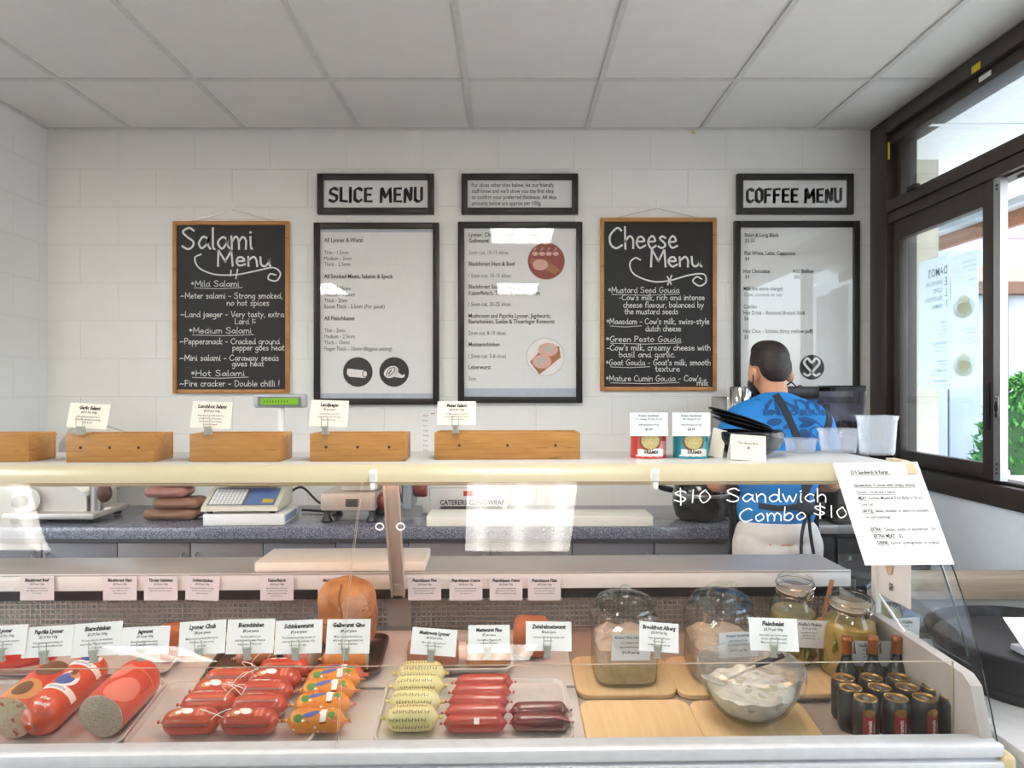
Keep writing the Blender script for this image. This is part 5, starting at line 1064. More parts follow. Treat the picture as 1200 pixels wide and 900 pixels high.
PK = lambda a: [(a, .014, .025, 1), ('$2.50 per 100g', .0085, .012, 0), ('', .003, 0, 0), ('Naturally fermented', .007, .01, 0), ('with dill and salt', .007, .01, 0), ('and mustard seed', .007, .01, 0)]
jar_label(k1, .105, .085, .012, .075, PK("Nellie's Pickles"), 'white pickles card on the olive pickle jar, half hidden', 'paper', .080, .06)
jar_label(k2, .115, .075, .022, .06, PK("Nellie's Pickles"), 'white pickles card behind the bottle necks', 'bluep', .079, .03)
jar_label(k3, .108, .075, .03, .07, PK("Clare's Pickles"), 'white pickles card on the last clip-lid jar', 'paper', .063, -.07)
a_, b_ = Vector(PL(975, 680, 2.15)), Vector(PL(962, 735, 2.12))
s_ = MB(); s_.tube([a_, a_*.5+b_*.5, b_], [.0105, .011, .009], 10, flat=.5); s_.ell(b_, (.022, .008, .03)); tag(s_.build('wooden_spoon', mat('spoon_wood', '9a6a4c', .5, var=.15, scale=30), None, case=True), 'brown wooden spoon sticking up between the pickle jars', 'spoon')
# bowl of salad with spoon under film
BX, BY = PX(878, 1.915), 1.912
BZ = dk(1.90)+.003
bw = thing('salad_bowl', 'clear glass bowl of creamy meat salad on a wooden board', 'bowl', (BX, BY, BZ), (R(3.5), 0, 0), case=True); bw.matrix_basis = bw.matrix_basis @ Matrix.Diagonal((.96, .96, .98, 1))
MB().lathe([(.004, .004), (.05, .003), (.055, 0), (.07, .008), (.1, .035), (.12, .07), (.132, .115), (.136, .138), (.138, .143), (.135, .145), (.131, .138), (.127, .115), (.115, .07), (.095, .038), (.066, .013), (.004, .009)], 56).build('glass_bowl', M['jar'], bw)
sal_m = speckle('meat_salad', 'e9e1d6', 'e0d2c6', 'b9b194', 55, .45, .62, .86, .2)
mb = MB(); mb.lathe([(.004, .0105), (.064, .015), (.092, .04), (.110, .07), (.115, .085), (.10, .095), (.06, .092), (.004, .098)], 48)
mb.v = [(x, y, z+(.006*math.sin(x*95+1)*math.sin(y*80) if z > .08 else 0)) for x, y, z in mb.v]; o = mb.build('meat_salad', sal_m, bw); o['kind'] = 'stuff'
fm = MB(); n = 40; rd = random.Random(5)
fr = [[(r*math.cos(2*math.pi*k/n)*(1+rd.uniform(-.006, .006)), r*math.sin(2*math.pi*k/n)*(1+rd.uniform(-.006, .006)), z+rd.uniform(-.004, .004)) for k in range(n)] for r, z in ((.142, .10), (.143, .125), (.142, .146), (.128, .150), (.09, .143), (.05, .138), (.012, .137))]
fm.rings(fr, 0, cap=False); fm.build('cling_film', M['pet'], bw, sharp=10)
sp = thing('serving_spoon', 'black-handled steel spoon resting in the salad bowl', 'spoon', case=True)
t0, t1, t2 = Vector(PL(846, 798, 1.90)), Vector(PL(885, 780, 1.90)), Vector(PL(918, 768, 1.90))
MB().tube([t0, (t0+t1)/2+Vector((0, 0, -.002)), t1], [.004, .0035, .004], 8).build('spoon_neck', M['steel_m'], sp)
MB().tube([t1, t1*.5+t2*.5, t2], [.009, .011, .009], 12, flat=.7).build('spoon_handle', M['black'], sp)
MB().ell(t0+Vector((-.022, 0, .002)), (.034, .022, .007), 0, (0, .35, 0)).build('spoon_bowl', M['steel_m'], sp)
# cans and bottles in the sunken bay
gold = mat('gold_lid', 'c29a58', .22, .75, var=.08); canb = mat('can_black', '1c1516', .4, .0, coat=.15); canr = mat('can_red', '8c2326', .4, .0, coat=.15)
CH, CRd = .110, .0312
def can_proto():
    c = thing('drink_can', '', 'can', group='black malt drink cans')
    MB().lathe([(.004, .006), (.022, .005), (.025, 0), (.027, .003), (CRd, .012), (CRd, CH-.014), (.0275, CH-.004)], 32).build('can_body', canb, c)
    MB().lathe([(.0275, CH-.004), (.0283, CH-.001), (.0275, CH), (.0255, CH-.001), (.0245, CH-.005), (.004, CH-.005)], 32).build('can_lid', gold, c)
    t = MB(); t.rings([rrect(.012, .022, .0055, CH-.0045), rrect(.012, .022, .0055, CH-.003)]); t.build('ring_pull', M['steel'], c)
    p = MB(); w = lambda k: wrapz(CRd+.0005+k*.0004)
    p.rect(w(0), -.015, .010, .015, .086, 0, 8, 4); p.disc(w(1), .0, .082, .013, .010, 1, 20, 0, 3); p.rect(w(0), .03, .012, .048, .032, 3, 5, 2)
    p.text(lambda x, y: w(1)(.005-y, .018+x), 'Karamalz', 0, 0, .0135, 2, .02, .95); p.text(lambda x, y: w(1)(.012-y, .035+x), 'alcohol free', 0, 0, .005, 2, .0, .95)
    p.build('can_print', [canr, gold, M['whitepr'], M['steel']], c); return c
cp = can_proto(); first = True
for row, y, pxs, yy in (('front', 1.803, (1014.5, 1050, 1083.5, 1116.5), 0), ('second', 1.867, (996.8, 1030.8, 1063.3, 1094), 0), ('third', 1.932, (988.6, 1021, 1053), 0)):
    for i, px in enumerate(pxs):
        lb = 'black malt drink can with gold lid, %s row, %s from the left' % (row, nth(i)); loc = (PX(px, y), y, WZ+.0005); rot = (0, 0, random.uniform(-.35, .25))
        if first: setp(cp, loc, rot, True); cp['label'] = lb; first = False
        else: dup(cp, lb, loc, rot, True)
foil = mat('copper_foil', 'a5643c', .3, .6)
def bot_proto():
    b = thing('swing_bottle', '', 'bottle', group='dark bottles behind the cans')
    MB().lathe([(.004, .004), (.027, 0), (.030, .006), (.030, .085), (.027, .102), (.016, .124), (.0125, .140), (.0125, .165)], 28).build('bottle_glass', M['bottle'], b)
    MB().lathe([(.0135, .147), (.0138, .178), (.0145, .179), (.0150, .187), (.013, .193), (.003, .195)], 24).build('foil_cap', foil, b)
    w = MB(); w.tube(catmull([(.014, -.004, .185), (.022, -.006, .173), (.021, -.006, .151), (.015, -.006, .141)], 4), .002, 6); w.box((.020, -.006, .161), (.005, .007, .03), 0, bev=.001); w.build('swing_clip', M['chrome'], b)
    p = MB(); p.rect(wrapz(.0305), -.024, .02, .024, .07, 0, 8, 2); p.disc(wrapz(.0309), 0, .045, .013, .018, 1, 20, 0, 3); p.build('bottle_label', [canr, gold], b); return b
bp = bot_proto()
for i, (px, lb) in enumerate(((992.5, 'dark bottle with brown foil cap, left one behind the cans'), (1023, 'dark bottle with brown foil cap, middle one behind the cans'), (1051, 'dark bottle with brown foil cap, right one behind the cans'))):
    loc = (PX(px, 2.003), 2.003, WZ+.0005)
    if i == 0: setp(bp, loc, (0, 0, .2), True); bp['label'] = lb
    else: dup(bp, lb, loc, (0, 0, .1*i), True)
lf2 = MB(); lf2.span((0, -.004, 0), (.062, 0, .032), 0); lf2.poly(plane((0, -.0045, 0)), [(.004, .018), (.058, .018), (.058, .024), (.004, .022)], 1)
tag(lf2.build('folded_leaflet', [M['paper'], M['grey_ink']], None, (PX(1132, 1.86), 1.86, WZ), None, True), 'white folded leaflet standing beside the last can', 'leaflet')
bk = MB(); bk.box((0, 0, .03), (.12, .07, .06), 0, bev=.012); fn = plane((0, -.0355, 0)); [bk.rect(fn, -.045, .012+.011*i, .045, .017+.011*i, 1) for i in range(4)]
tag(bk.build('plastic_pack', [mat('blue_grey_pack', '77839a', .4), mat('pack_print', '4d5d80', .5)], None, (CR+.10, 2.25, .76), None, True), 'blue-grey printed pack behind the side glass', 'pack')
# ------------------------------------------------------------------ the worktop along the back wall and what stands on it
CT = ZC-.612                                          # worktop height
CF = 3.245                                            # its front edge
cx1 = (868-CX)*CF/F
tag(MB().span((XL+.005, CF, CT-.052), (cx1, WY-.002, CT), 0, .004).build('granite_worktop', M['granite']), 'speckled blue-grey granite worktop along the back wall', 'worktop')
xs = [XL+.01, -1.75, -1.10, -.45, .28, cx1-.01]
for i in range(5):
    a, b = xs[i], xs[i+1]; c = thing('base_cabinet', 'grey base cabinet under the granite worktop, %s from the left' % nth(i), 'cabinet', ((a+b)/2, CF+.03, 0), group='grey cabinets under the worktop'); w = b-a-.004
    MB().span((-w/2, .02, .1), (w/2, .55, CT-.054)).build('cabinet_body', M['cab'], c); MB().span((-w/2, .06, 0), (w/2, .5, .1)).build('plinth_board', M['kick'], c)
    for s in (-1, 1):
        d = MB().span((s*w/2, 0, .105), (s*.003, .019, CT-.075), 0, .002).build('door', mat('door_tone%d%d' % (i, s), ('6e6c72', '746d6e', '5e5f68', '7a7476', '696a72')[i], .45), c)
        k = MB(); k.tube([(s*.03, -.001, CT-.12), (s*.03, -.02, CT-.125), (s*.03, -.02, CT-.235), (s*.03, -.001, CT-.24)], .005, 8); k.build('handle', M['steel'], d)
sx0 = cx1+.02
tag(MB().span((sx0, 3.30, CT-.04), (XR-.003, WY-.002, CT), 0, .003).build('steel_worktop', M['steel_m']), 'plain steel worktop carrying the coffee machine in the right corner', 'worktop')
c = thing('drinks_cabinet', 'dark cabinet under the coffee machine', 'cabinet', (0, 3.33, 0)); MB().span((sx0, 0, .02), (XR-.004, .52, CT-.042)).build('cabinet_body', M['dark'], c)
for s in (0, 1):
    a = sx0+.005+s*(XR-sx0)/2; d = MB().span((a, -.02, .05), (a+(XR-sx0)/2-.015, -.001, CT-.06), 0, .003).build('door', M['dark'], c); MB().box((a+(.05 if s else .35), -.028, CT-.2), (.012, .016, .12), 0, bev=.004).build('handle', M['steel'], d)
def bp_(px, Y): return ((px-CX)*Y/F, Y, CT+.001)
# left slicer
sl_ = thing('meat_slicer', 'aluminium meat slicer at the left end of the worktop', 'slicer', bp_(78, 3.5))
mb = MB(); mb.ext([(-.16, .05), (-.14, .14), (-.08, .17), (.12, .16), (.17, .12), (.17, .05)], -.13, .13, 'Y'); mb.build('motor_housing', M['steel_m'], sl_)
MB().box((.02, -.02, .035), (.42, .32, .03), 0, bev=.01).build('slicer_base', M['steel_m'], sl_)
for s in (-1, 1):
    for q in (-1, 1): MB().lathe([(.016, 0), (.02, .004), (.016, .022)], 12, X=Matrix.Translation((.02+s*.17, -.02+q*.12, 0))).build('foot', M['rubber'], sl_)
MB().lathe([(.004, .045), (.05, .043), (.055, .03), (.055, .0), (.04, -.01)], 28, X=Matrix.Translation((-.09, -.14, .105)) @ Matrix.Rotation(R(90), 4, 'X')).build('thickness_dial', M['whitep'], sl_)
MB().lathe([(.004, .06), (.028, .058), (.03, .0)], 22, X=Matrix.Translation((-.09, -.16, .105)) @ Matrix.Rotation(R(90), 4, 'X')).build('dial_knob', M['black'], sl_)
MB().lathe([(.004, -.006), (.15, -.005), (.155, 0), (.15, .005), (.004, .006)], 40, X=Matrix.Translation((.06, .14, .22)) @ Matrix.Rotation(R(90), 4, 'X')).build('blade', M['chrome'], sl_)
g_ = MB(); g_.ext([(-.14, .17), (.22, .17), (.24, .30), (.18, .40), (.05, .44), (-.07, .42), (-.13, .34)], .152, .19, 'Y'); g_.build('blade_guard', M['steel_m'], sl_)
MB().box((-.22, .0, .36), (.24, .20, .012), 0, (0, -.25, 0), .004).build('carriage', M['steel'], sl_)
MB().tube([(.20, -.10, .05), (.20, -.10, .17)], .028, 14).build('carriage_handle', M['steel'], sl_)
MB().ell((.235, -.1, .13), (.035, .03, .045)).build('end_knob', mat('brown_knob', '4f3226', .4), sl_)
# brown wrapped packs
pk = mat('brown_wrap', '8e6a52', .55, var=.15, scale=15, bmp=.4, bscale=30); pk2 = mat('pink_wrap', 'a5766c', .5, var=.12, scale=18, bmp=.3, bscale=30)
for i, (dx, z, w, m_, lb) in enumerate(((0, 0, .30, pk, 'lowest'), (.03, .052, .27, pk, 'second'), (-.02, .104, .25, pk2, 'third'), (.02, .156, .22, pk2, 'topmost'))):
    p = bp_(203, 3.46); vs, fs = blob([('c', (-w/2+.05, -.03, .026), (w/2-.05, -.03, .026), .027, .026), ('c', (-w/2+.05, .05, .026), (w/2-.05, .05, .026), .026, .027), ('e', (0, .01, .026), (w*.45, .09, .025))], .008, 3)
    mb = MB(); mb.add(vs, fs); tag(mb.build('wrapped_pack', m_, None, (p[0]+dx, p[1], p[2]+z)), 'wrapped pack beside the price scale, %s of the pile' % lb, 'pack', 'wrapped packs on the worktop')
# scale on its carton
bx_ = bp_(296, 3.42); mb = MB(); mb.box((0, 0, .025), (.36, .26, .05), 0, bev=.003); mb.rect(plane((.1805, -.13, 0), (0, 1, 0), (0, 0, 1)), .02, .01, .22, .04, 1); tag(mb.build('carton', [M['whitep'], mat('carton_blue', '7f96b8', .5)], None, bx_, (0, 0, .04)), 'flat white carton under the price scale', 'carton')
ws = thing('price_scale', 'cream price scale with keypad and green pole display', 'scale', (bx_[0]-.02, bx_[1], bx_[2]+.051), (0, 0, .04))
mb = MB(); mb.ext([(-.13, .012), (-.125, .03), (.02, .10), (.13, .11), (.13, .012)], -.17, .17, 'X'); mb.build('scale_body', mat('scale_cream', 'd6d0bd', .4), ws)
for s in (-1, 1):
    for q in (-1, 1): MB().lathe([(.012, 0), (.014, .004), (.012, .013)], 10, X=Matrix.Translation((s*.14, q*.1, 0))).build('foot', M['rubber'], ws)
kf = plane((0, -.1255, .0305), (1, 0, 0), Vector((0, .145, .07)).normalized())
kp = MB(); kfo = lambda o: (lambda x, y: kf(x, y)+Vector((0, -.43, .9))*o)
kp.rect(kfo(.001), -.15, .012, .15, .15, 1); kp.rect(kfo(.0016), .02, .018, .145, .145, 2); kp.rect(kfo(.0022), .09, .03, .14, .06, 3)
for i in range(9):
    for j in range(7): kp.box(kf(-.135+.0165*i, .025+.0175*j)+Vector((0, -.0015, .003)), (.013, .013, .004), 0, (.45, 0, 0))
kp.build('keypad', [M['whitep'], mat('key_panel', '6f7480', .5), mat('key_blue', '5f78ab', .5), mat('key_yellow', 'cfae3d', .5)], ws)
MB().box((0, .03, .125), (.30, .2, .012), 0, bev=.004).build('weigh_plate', M['steel'], ws)
for s in (-1, 1): MB().tube([(s*.1, .03, .09), (s*.1, .03, .12)], .012, 10).build('plate_support', M['steel'], ws)
hz = PW(322, 470, 3.42)[2]-bx_[2]-.051; dxp = PW(322, 0, 3.42)[0]-bx_[0]+.02
MB().box((dxp, .11, (hz+.05)/2), (.03, .02, hz), 0, bev=.004).build('pole', M['whitep'], ws)
pd_ = MB(); pd_.box((0, 0, 0), (.25, .05, .066), 0, bev=.012); pd_.box((0, -.026, -.003), (.205, .004, .045), 1, bev=.001)
pd_ = pd_.build('pole_display', [mat('display_grey', 'b9bcc0', .45), mat('display_bezel', '767b7c', .5)], ws, (dxp, .10, hz))
lc = lamp('green_screen', '8fd020', .22); lc.node_tree.nodes['Principled BSDF'].inputs['Base Color'].default_value = c4('4f7a18'); MB().box((0, -.029, -.003), (.175, .003, .030)).build('screen', lc, pd_)
d_ = MB(); 
for i in range(9): d_.box((-.07+.0135*i, -.031, -.003), (.005, .001, .010), 0)
d_.build('digits', mat('lcd_digit', '3f5a1c', .5), pd_)
st = MB(); st.box((dxp, .098, hz*.55), (.02, .002, .05)); st.build('sticker', M['whitepr'], ws)
# second slicer
s2 = thing('meat_slicer', 'low slicer with flat steel front and red knob, mid worktop', 'slicer', bp_(430, 3.47))
mb = MB(); mb.span((-.19, -.12, .055), (.06, .14, .135), 0, .008); mb.build('slicer_base', mat('slicer_front', 'c5b2a4', .4, .3), s2)
MB().span((-.11, -.06, .137), (.06, .13, .20), 0, .01).build('motor_housing', M['steel_m'], s2)
MB().box((-.045, -.1215, .092), (.056, .003, .036), 0, bev=.001).build('data_plate', mat('plate_dark', '4a463a', .4), s2)
for s in (-.165, .04):
    for q in (-.09, .11): MB().lathe([(.026, 0), (.028, .006), (.014, .03), (.014, .056)], 14, X=Matrix.Translation((s, q, 0))).build('foot', M['black'], s2)
MB().ell((.10, -.05, .09), (.045, .045, .045)).build('red_knob', mat('knob_red', '7a2a26', .3, coat=.4), s2)
MB().tube([(.0, .05, .19), (.12, .02, .26)], .012, 10).build('carriage_arm', M['chrome'], s2)
MB().lathe([(.004, -.006), (.13, -.005), (.135, 0), (.13, .005), (.004, .006)], 40, X=Matrix.Translation((.17, .05, .19)) @ Matrix.Rotation(R(90), 4, 'Y')).build('blade', M['chrome'], s2)
MB().span((.175, -.06, .05), (.22, .15, .30), 0, .012).build('blade_guard', mat('guard_blue', 'a7b0b9', .35, .5), s2)
MB().lathe([(.03, 0), (.034, .01), (.034, .05), (.03, .06)], 20, X=Matrix.Translation((.225, 0, .135)) @ Matrix.Rotation(R(90), 4, 'Y')).build('thickness_knob', mat('knob_brown', '6e2c2a', .35), s2)
cd = MB(); cd.tube(catmull([(bp_(335, 3.62)[0], 3.62, CT+.09), (bp_(355, 3.62)[0], 3.60, CT+.13), (bp_(375, 3.6)[0], 3.58, CT+.06), (bp_(398, 3.6)[0], 3.60, CT+.012), (bp_(350, 3.6)[0], 3.66, CT+.01)], 8), .006, 8); tag(cd.build('power_cord', M['rubber']), 'black cord looping behind the price scale', 'cord')
# cling wrap carton, tray, white board
p = bp_(545, 3.66); mb = MB(); mb.box((0, 0, .07), (.42, .10, .14), 0, bev=.002); fn = plane((0, -.0515, 0)); mb.text(fn, 'CATERERS CLING WRAP', -.12, .042, .034, 1, .02, .85); mb.rect(fn, -.005, .085, .04, .11, 2); mb.line(fn, [(-.17, .125), (-.17, .02), (.2, .02), (.2, .125), (-.17, .125)], .002, 3)
tag(mb.build('cling_wrap_box', [M['whitep'], M['ink'], M['red'], M['grey_ink']], None, p), 'white carton reading CATERERS CLING WRAP against the wall', 'carton')
p = bp_(552, 3.52); mb = MB(); mb.rings([rrect(.28, .10, .015, 0), rrect(.30, .12, .02, .04), rrect(.29, .11, .018, .04), rrect(.27, .09, .013, .006)]); tag(mb.build('black_tray', M['black'], None, p), 'small black tray in front of the cling wrap carton', 'tray')
a, b = (500-CX)*3.27/F, (765-CX)*3.27/F
tag(MB().span((a, 3.26, CT+.001), (b, 3.45, CT+.048), 0, .004).build('cutting_board', M['poly']), 'thick white cutting board on the granite worktop', 'cutting board')
# dark round pot
po = thing('glass_pot', 'dark round pot with a shiny front at the worktop end', 'pot', bp_(821, 3.45))
MB().lathe([(.004, .003), (.09, 0), (.115, .015), (.130, .07), (.128, .12), (.12, .165), (.10, .185)], 40).build('pot_body', M['bottle'], po)
MB().lathe([(.10, .185), (.104, .19), (.09, .20), (.04, .212), (.004, .214)], 36).build('pot_lid', M['dark'], po)
MB().lathe([(.12, .118), (.131, .114), (.133, .124), (.129, .13), (.12, .128)], 40).build('steel_band', M['steel'], po)
MB().tube(catmull([(-.14, -.02, .14), (-.20, -.04, .16), (-.23, -.05, .21), (-.2, -.04, .23)], 5), .014, 10).build('pot_handle', M['black'], po)
p = bp_(877, 3.40); p = (p[0]+.03, p[1], CT+.001)
# coffee machine and grinder
m0, m1 = (856-CX)*3.46/F, (958-CX)*3.46/F
ht = PW(0, 453, 3.46)[2]-CT
cm = thing('coffee_machine', 'steel and black espresso machine behind the person', 'coffee machine', ((m0+m1)/2, 3.46, CT+.001)); w = m1-m0
MB().span((-w/2, .06, .08), (w/2, .34, ht-.05), 0, .01).build('machine_body', M['steel'], cm)
MB().span((-w/2+.11, -.03, ht-.055), (w/2, .36, ht), 0, .012).build('top_tray', M['black'], cm)
MB().span((-w/2, -.06, 0), (w/2, .34, .08), 0, .01).build('drip_tray', M['dark'], cm)
MB().lathe([(.048, ht-.21), (.052, ht-.2), (.052, ht-.01), (.046, ht-.002), (.004, ht)], 28, X=Matrix.Translation((-w/2+.05, -.0, 0))).build('group_cylinder', M['chrome'], cm)
MB().lathe([(.03, ht-.19), (.034, ht-.18), (.034, ht-.05), (.03, ht-.045)], 20, X=Matrix.Translation((-w/2+.13, -.04, 0))).build('group_head', mat('brass', '6b5136', .3, .7), cm)
MB().tube([(-w/2+.13, -.06, ht-.2), (-w/2+.14, -.2, ht-.23)], .014, 10).build('portafilter', M['black'], cm)
gx = (989-CX)*3.44/F
gr = thing('coffee_grinder', 'coffee grinder with smoked bean hopper in the corner', 'grinder', (gx, 3.47, CT+.001))
hb_ = PW(0, 508, 3.44)[2]-CT
MB().span((-.085, -.1, .02), (.085, .12, hb_), 0, .02).build('grinder_body', M['black'], gr); MB().span((-.1, -.16, 0), (.1, .13, .025), 0, .006).build('grinder_base', M['black'], gr)
mb = MB(); mb.rings([rrect(.12, .14, .03, hb_), rrect(.165, .17, .02, hb_+.08), rrect(.168, .175, .02, ht-.02)], cap=False); mb.build('hopper', M['hopper'], gr)
MB().rings([rrect(.176, .182, .022, ht-.022), rrect(.178, .184, .022, ht-.002), rrect(.16, .17, .02, ht+.004)]).build('hopper_lid', M['black'], gr)
mb = MB(); rd = random.Random(2)
for i in range(160): mb.ell((rd.uniform(-.06, .06), rd.uniform(-.075, .06), hb_+.008+rd.uniform(0, .045)), (.009, .007, .006), 0, (rd.uniform(0, 3), rd.uniform(0, 3), 0), 8, 6)
mb.rings([rrect(.10, .12, .03, hb_+.002), rrect(.125, .135, .02, hb_+.04)]); o = mb.build('coffee_beans', mat('coffee_bean', '2a1712', .4, coat=.2), gr); o['kind'] = 'stuff'
MB().tube([(0, -.10, hb_*.6), (0, -.15, hb_*.6), (0, -.17, hb_*.5)], .02, 12).build('chute', M['black'], gr)
p = PW(1000, 652, 3.2); vs, fs = blob([('e', (0, 0, .05), (.045, .04, .05)), ('e', (.02, 0, .09), (.03, .03, .03))], .006, 3); mb = MB(); mb.add(vs, fs)
rt = thing('stool', 'dark stool carrying a crumpled red cloth behind the counter end', 'stool', (p[0], 3.0, 0)); MB().lathe([(.004, p[2]-.03), (.14, p[2]-.03), (.15, p[2]-.015), (.14, p[2]-.001), (.004, p[2]-.001)], 28).build('seat', M['dark'], rt)
for k in range(3): MB().tube([(.1*math.cos(k*2.1), .1*math.sin(k*2.1), p[2]-.03), (.16*math.cos(k*2.1), .16*math.sin(k*2.1), 0)], .012, 8).build('leg', M['steel'], rt)
tag(mb.build('red_cloth', mat('red_cloth', 'b53a4c', .8), None, (p[0], 2.97, p[2])), 'crumpled red cloth seen through the counter glass', 'cloth')

# ------------------------------------------------------------------ right of the counter: bench under the window, low cabinet, black tub
SZ = ZC-.70
be = thing('low_partition', 'low white partition with a pale wood cap under the window', 'partition', (0, 0, 0))
MB().span((1.36, 2.56, ZC-.735), (XR-.003, 2.68, ZC-.66), 0, .004).build('partition_cap', wood('washed_wood', 'b5a28c', 'cdbda8', (2, 30, 30), .5, False), be)
bb = MB(); bb.span((1.40, 2.60, .0), (XR-.003, 2.66, ZC-.736)); bb.build('partition_panel', M['white'], be)
rl = MB(); rl.span((1.39, 2.585, ZC-.86), (XR-.003, 2.60, ZC-.835), 0, .003); rl.span((1.39, 2.59, ZC-.91), (XR-.003, 2.60, ZC-.875), 1, .003); rl.build('partition_rail', [M['alu'], mat('rail_grey', '8b929a', .5)], be)
lc_ = thing('low_cabinet', 'low pale grey cabinet beside the counter end', 'cabinet', (0, 0, 0))
LZ = ZC-.86
MB().span((CR+.06, 1.55, LZ-.03), (XR-.003, 2.53, LZ), 0, .004).build('cabinet_top', mat('pale_top', 'd3d4d5', .45), lc_); MB().span((CR+.07, 1.58, .05), (XR-.006, 2.52, LZ-.031)).build('cabinet_body', M['white'], lc_)
tb_ = thing('black_tub', 'big round black tub with a paper card on its rim', 'tub', (1.565, 2.16, LZ+.0005))
MB().lathe([(.004, .003), (.255, 0), (.265, .01), (.285, .10), (.29, .118), (.30, .12), (.302, .135), (.292, .138), (.285, .13), (.27, .03), (.004, .025)], 56).build('tub_shell', mat('tub_black', '2b2a2c', .35, coat=.2), tb_)
MB().lathe([(.004, .102), (.27, .10), (.276, .108), (.004, .112)], 48).build('tub_lid', mat('tub_lid', '39383b', .5), tb_)
mb = MB(); mb.box((0, 0, 0), (.19, .0015, .13), 0); fn = plane((0, -.0014, 0)); [mb.text(fn, t, 0, .033-.027*i, .02, 1, .01, .85, 'c') for i, t in enumerate(('PROTEIN', 'PROSCIUTTO', 'DIPS', '$5'))]
tag(mb.build('paper_card', [M['paper'], M['ink']], None, (1.515, 2.06, LZ+.165), (-.95, 0, 0)), 'white paper card with text resting on the black tub', 'card')
for i in range(3): tag(MB().box((0, 0, 0), (.17, .10, .006), 0, bev=.001).build('paper_stack', M['pinkp'], None, (1.525, 2.06, LZ+.116+.0065*i), (0, 0, .05*i)), 'pale pad under the paper card on the tub, %s' % ('lowest', 'middle', 'upper')[i], 'pad', 'paper pads on the tub')

# ------------------------------------------------------------------ the person at the coffee machine, back towards us
PXX = (913-CX)*2.95/F
pe = thing('person', 'person with short dark hair in a blue T-shirt, back turned, working at the coffee machine', 'person', (PXX, 2.97, 0))
skin = mat('skin', 'c58f70', .5, var=.05, scale=20, sss=.1)
HR = Matrix.Translation((0, .03, 0)) @ Matrix.Rotation(R(9), 4, 'Z') @ Matrix.Translation((0, -.03, 0))
def turn(ps):
    return [(p[0], tuple(HR @ Vector(p[1])), p[2], tuple((HR.to_3x3() @ Euler(p[3] if len(p) > 3 else (0, 0, 0)).to_matrix()).to_euler())) if p[0] == 'e' else (p[0], tuple(HR @ Vector(p[1])), tuple(HR @ Vector(p[2])), p[3], p[4]) for p in ps]
def fingers(s):
    px_, py_, pz = s*.075, .275, 1.075; o = [('e', (px_, py_, pz), (.036, .045, .016))]
    for i, l in enumerate((.034, .041, .038, .03)):
        bx = px_+s*(.027-.018*i)*-1; a = (bx, py_+.036, pz); b = (bx, py_+.04+l*.7, pz-.006); c = (bx, py_+.04+l*1.05, pz-.028)
        o += [('c', a, b, .0088, .0082), ('c', b, c, .0082, .0068)]
    o += [('c', (px_-s*.028, py_-.01, pz), (px_-s*.05, py_+.025, pz-.01), .011, .009), ('c', (px_-s*.05, py_+.025, pz-.01), (px_-s*.045, py_+.05, pz-.02), .009, .0075)]
    return o
parts = [('e', (0, .0, 1.22), (.165, .105, .2)), ('e', (0, .02, 1.02), (.15, .105, .15)), ('e', (0, .0, .90), (.16, .11, .11)), ('c', (-.14, .0, 1.375), (.14, .0, 1.375), .058, .058), ('c', (0, .005, 1.39), (0, .045, 1.52), .058, .054),
 *turn([('e', (0, .085, 1.592), (.072, .092, .102), (-.25, 0, 0)), ('e', (0, .115, 1.535), (.054, .062, .05)), ('e', (0, .178, 1.56), (.012, .018, .02)), ('e', (0, .158, 1.592), (.05, .022, .018)), ('c', (-.018, .168, 1.525), (.018, .168, 1.525), .009, .009)]+[('e', (q*.082, .055, 1.570), (.013, .027, .036), (0, 0, q*-.35)) for q in (-1, 1)])]
for s in (-1, 1):
    parts += [('c', (s*.165, 0, 1.37), (s*.235, .04, 1.13), .052, .043), ('c', (s*.235, .04, 1.13), (s*.085, .235, 1.08), .042, .028), ('c', (s*.085, 0, .90), (s*.10, .02, .50), .085, .058), ('c', (s*.10, .02, .50), (s*.105, -.02, .09), .056, .036), ('c', (s*.105, -.02, .05), (s*.12, .16, .035), .042, .032)]+fingers(s)
vs, fs = blob(parts, .0065, 4); mb = MB(); mb.add(vs, fs); mb.build('body', skin, pe)
hair = mat('hair', '241a16', .55, var=.3, scale=60, bmp=.7, bscale=220, stretch=(1, 1, .4))
vs, fs = blob(turn([('e', (0, .070, 1.632), (.0765, .092, .080), (-.2, 0, 0)), ('e', (0, .022, 1.600), (.068, .050, .062)), ('e', (0, .012, 1.57), (.050, .032, .036)), ('e', (0, .10, 1.67), (.06, .07, .045)), ('e', (-.012, .045, 1.702), (.012, .012, .010))]), .006, 3)
mb = MB(); mb.add(vs, fs); mb.build('hair', hair, pe)
fm_ = MB(); fvs, ffs = blob(turn([('e', (0, .13, 1.53), (.062, .062, .05))]), .007, 3); fm_.add(fvs, ffs)
for s in (-1, 1): fm_.tube(X=HR, n=6, r=.0032, pts=catmull([(s*.062, .12, 1.55), (s*.082, .08, 1.585), (s*.087, .045, 1.575), (s*.084, .05, 1.54), (s*.066, .11, 1.51)], 5))
fm_.tube(catmull([(.084, .05, 1.54), (.095, .03, 1.52), (.085, .03, 1.51), (.11, .03, 1.525), (.125, .04, 1.522)], 4), .0028, 6, X=HR)
fm_.build('face_mask', M['black'], pe)
sh = [('e', (0, .0, 1.215), (.180, .122, .215)), ('e', (0, .018, 1.02), (.158, .118, .13)), ('c', (-.143, .0, 1.372), (.143, .0, 1.372), .070, .070), ('c', (0, .0, 1.385), (0, .022, 1.452), .072, .064)]
for s in (-1, 1): sh.append(('c', (s*.145, 0, 1.385), (s*.035, .012, 1.432), .068, .066))
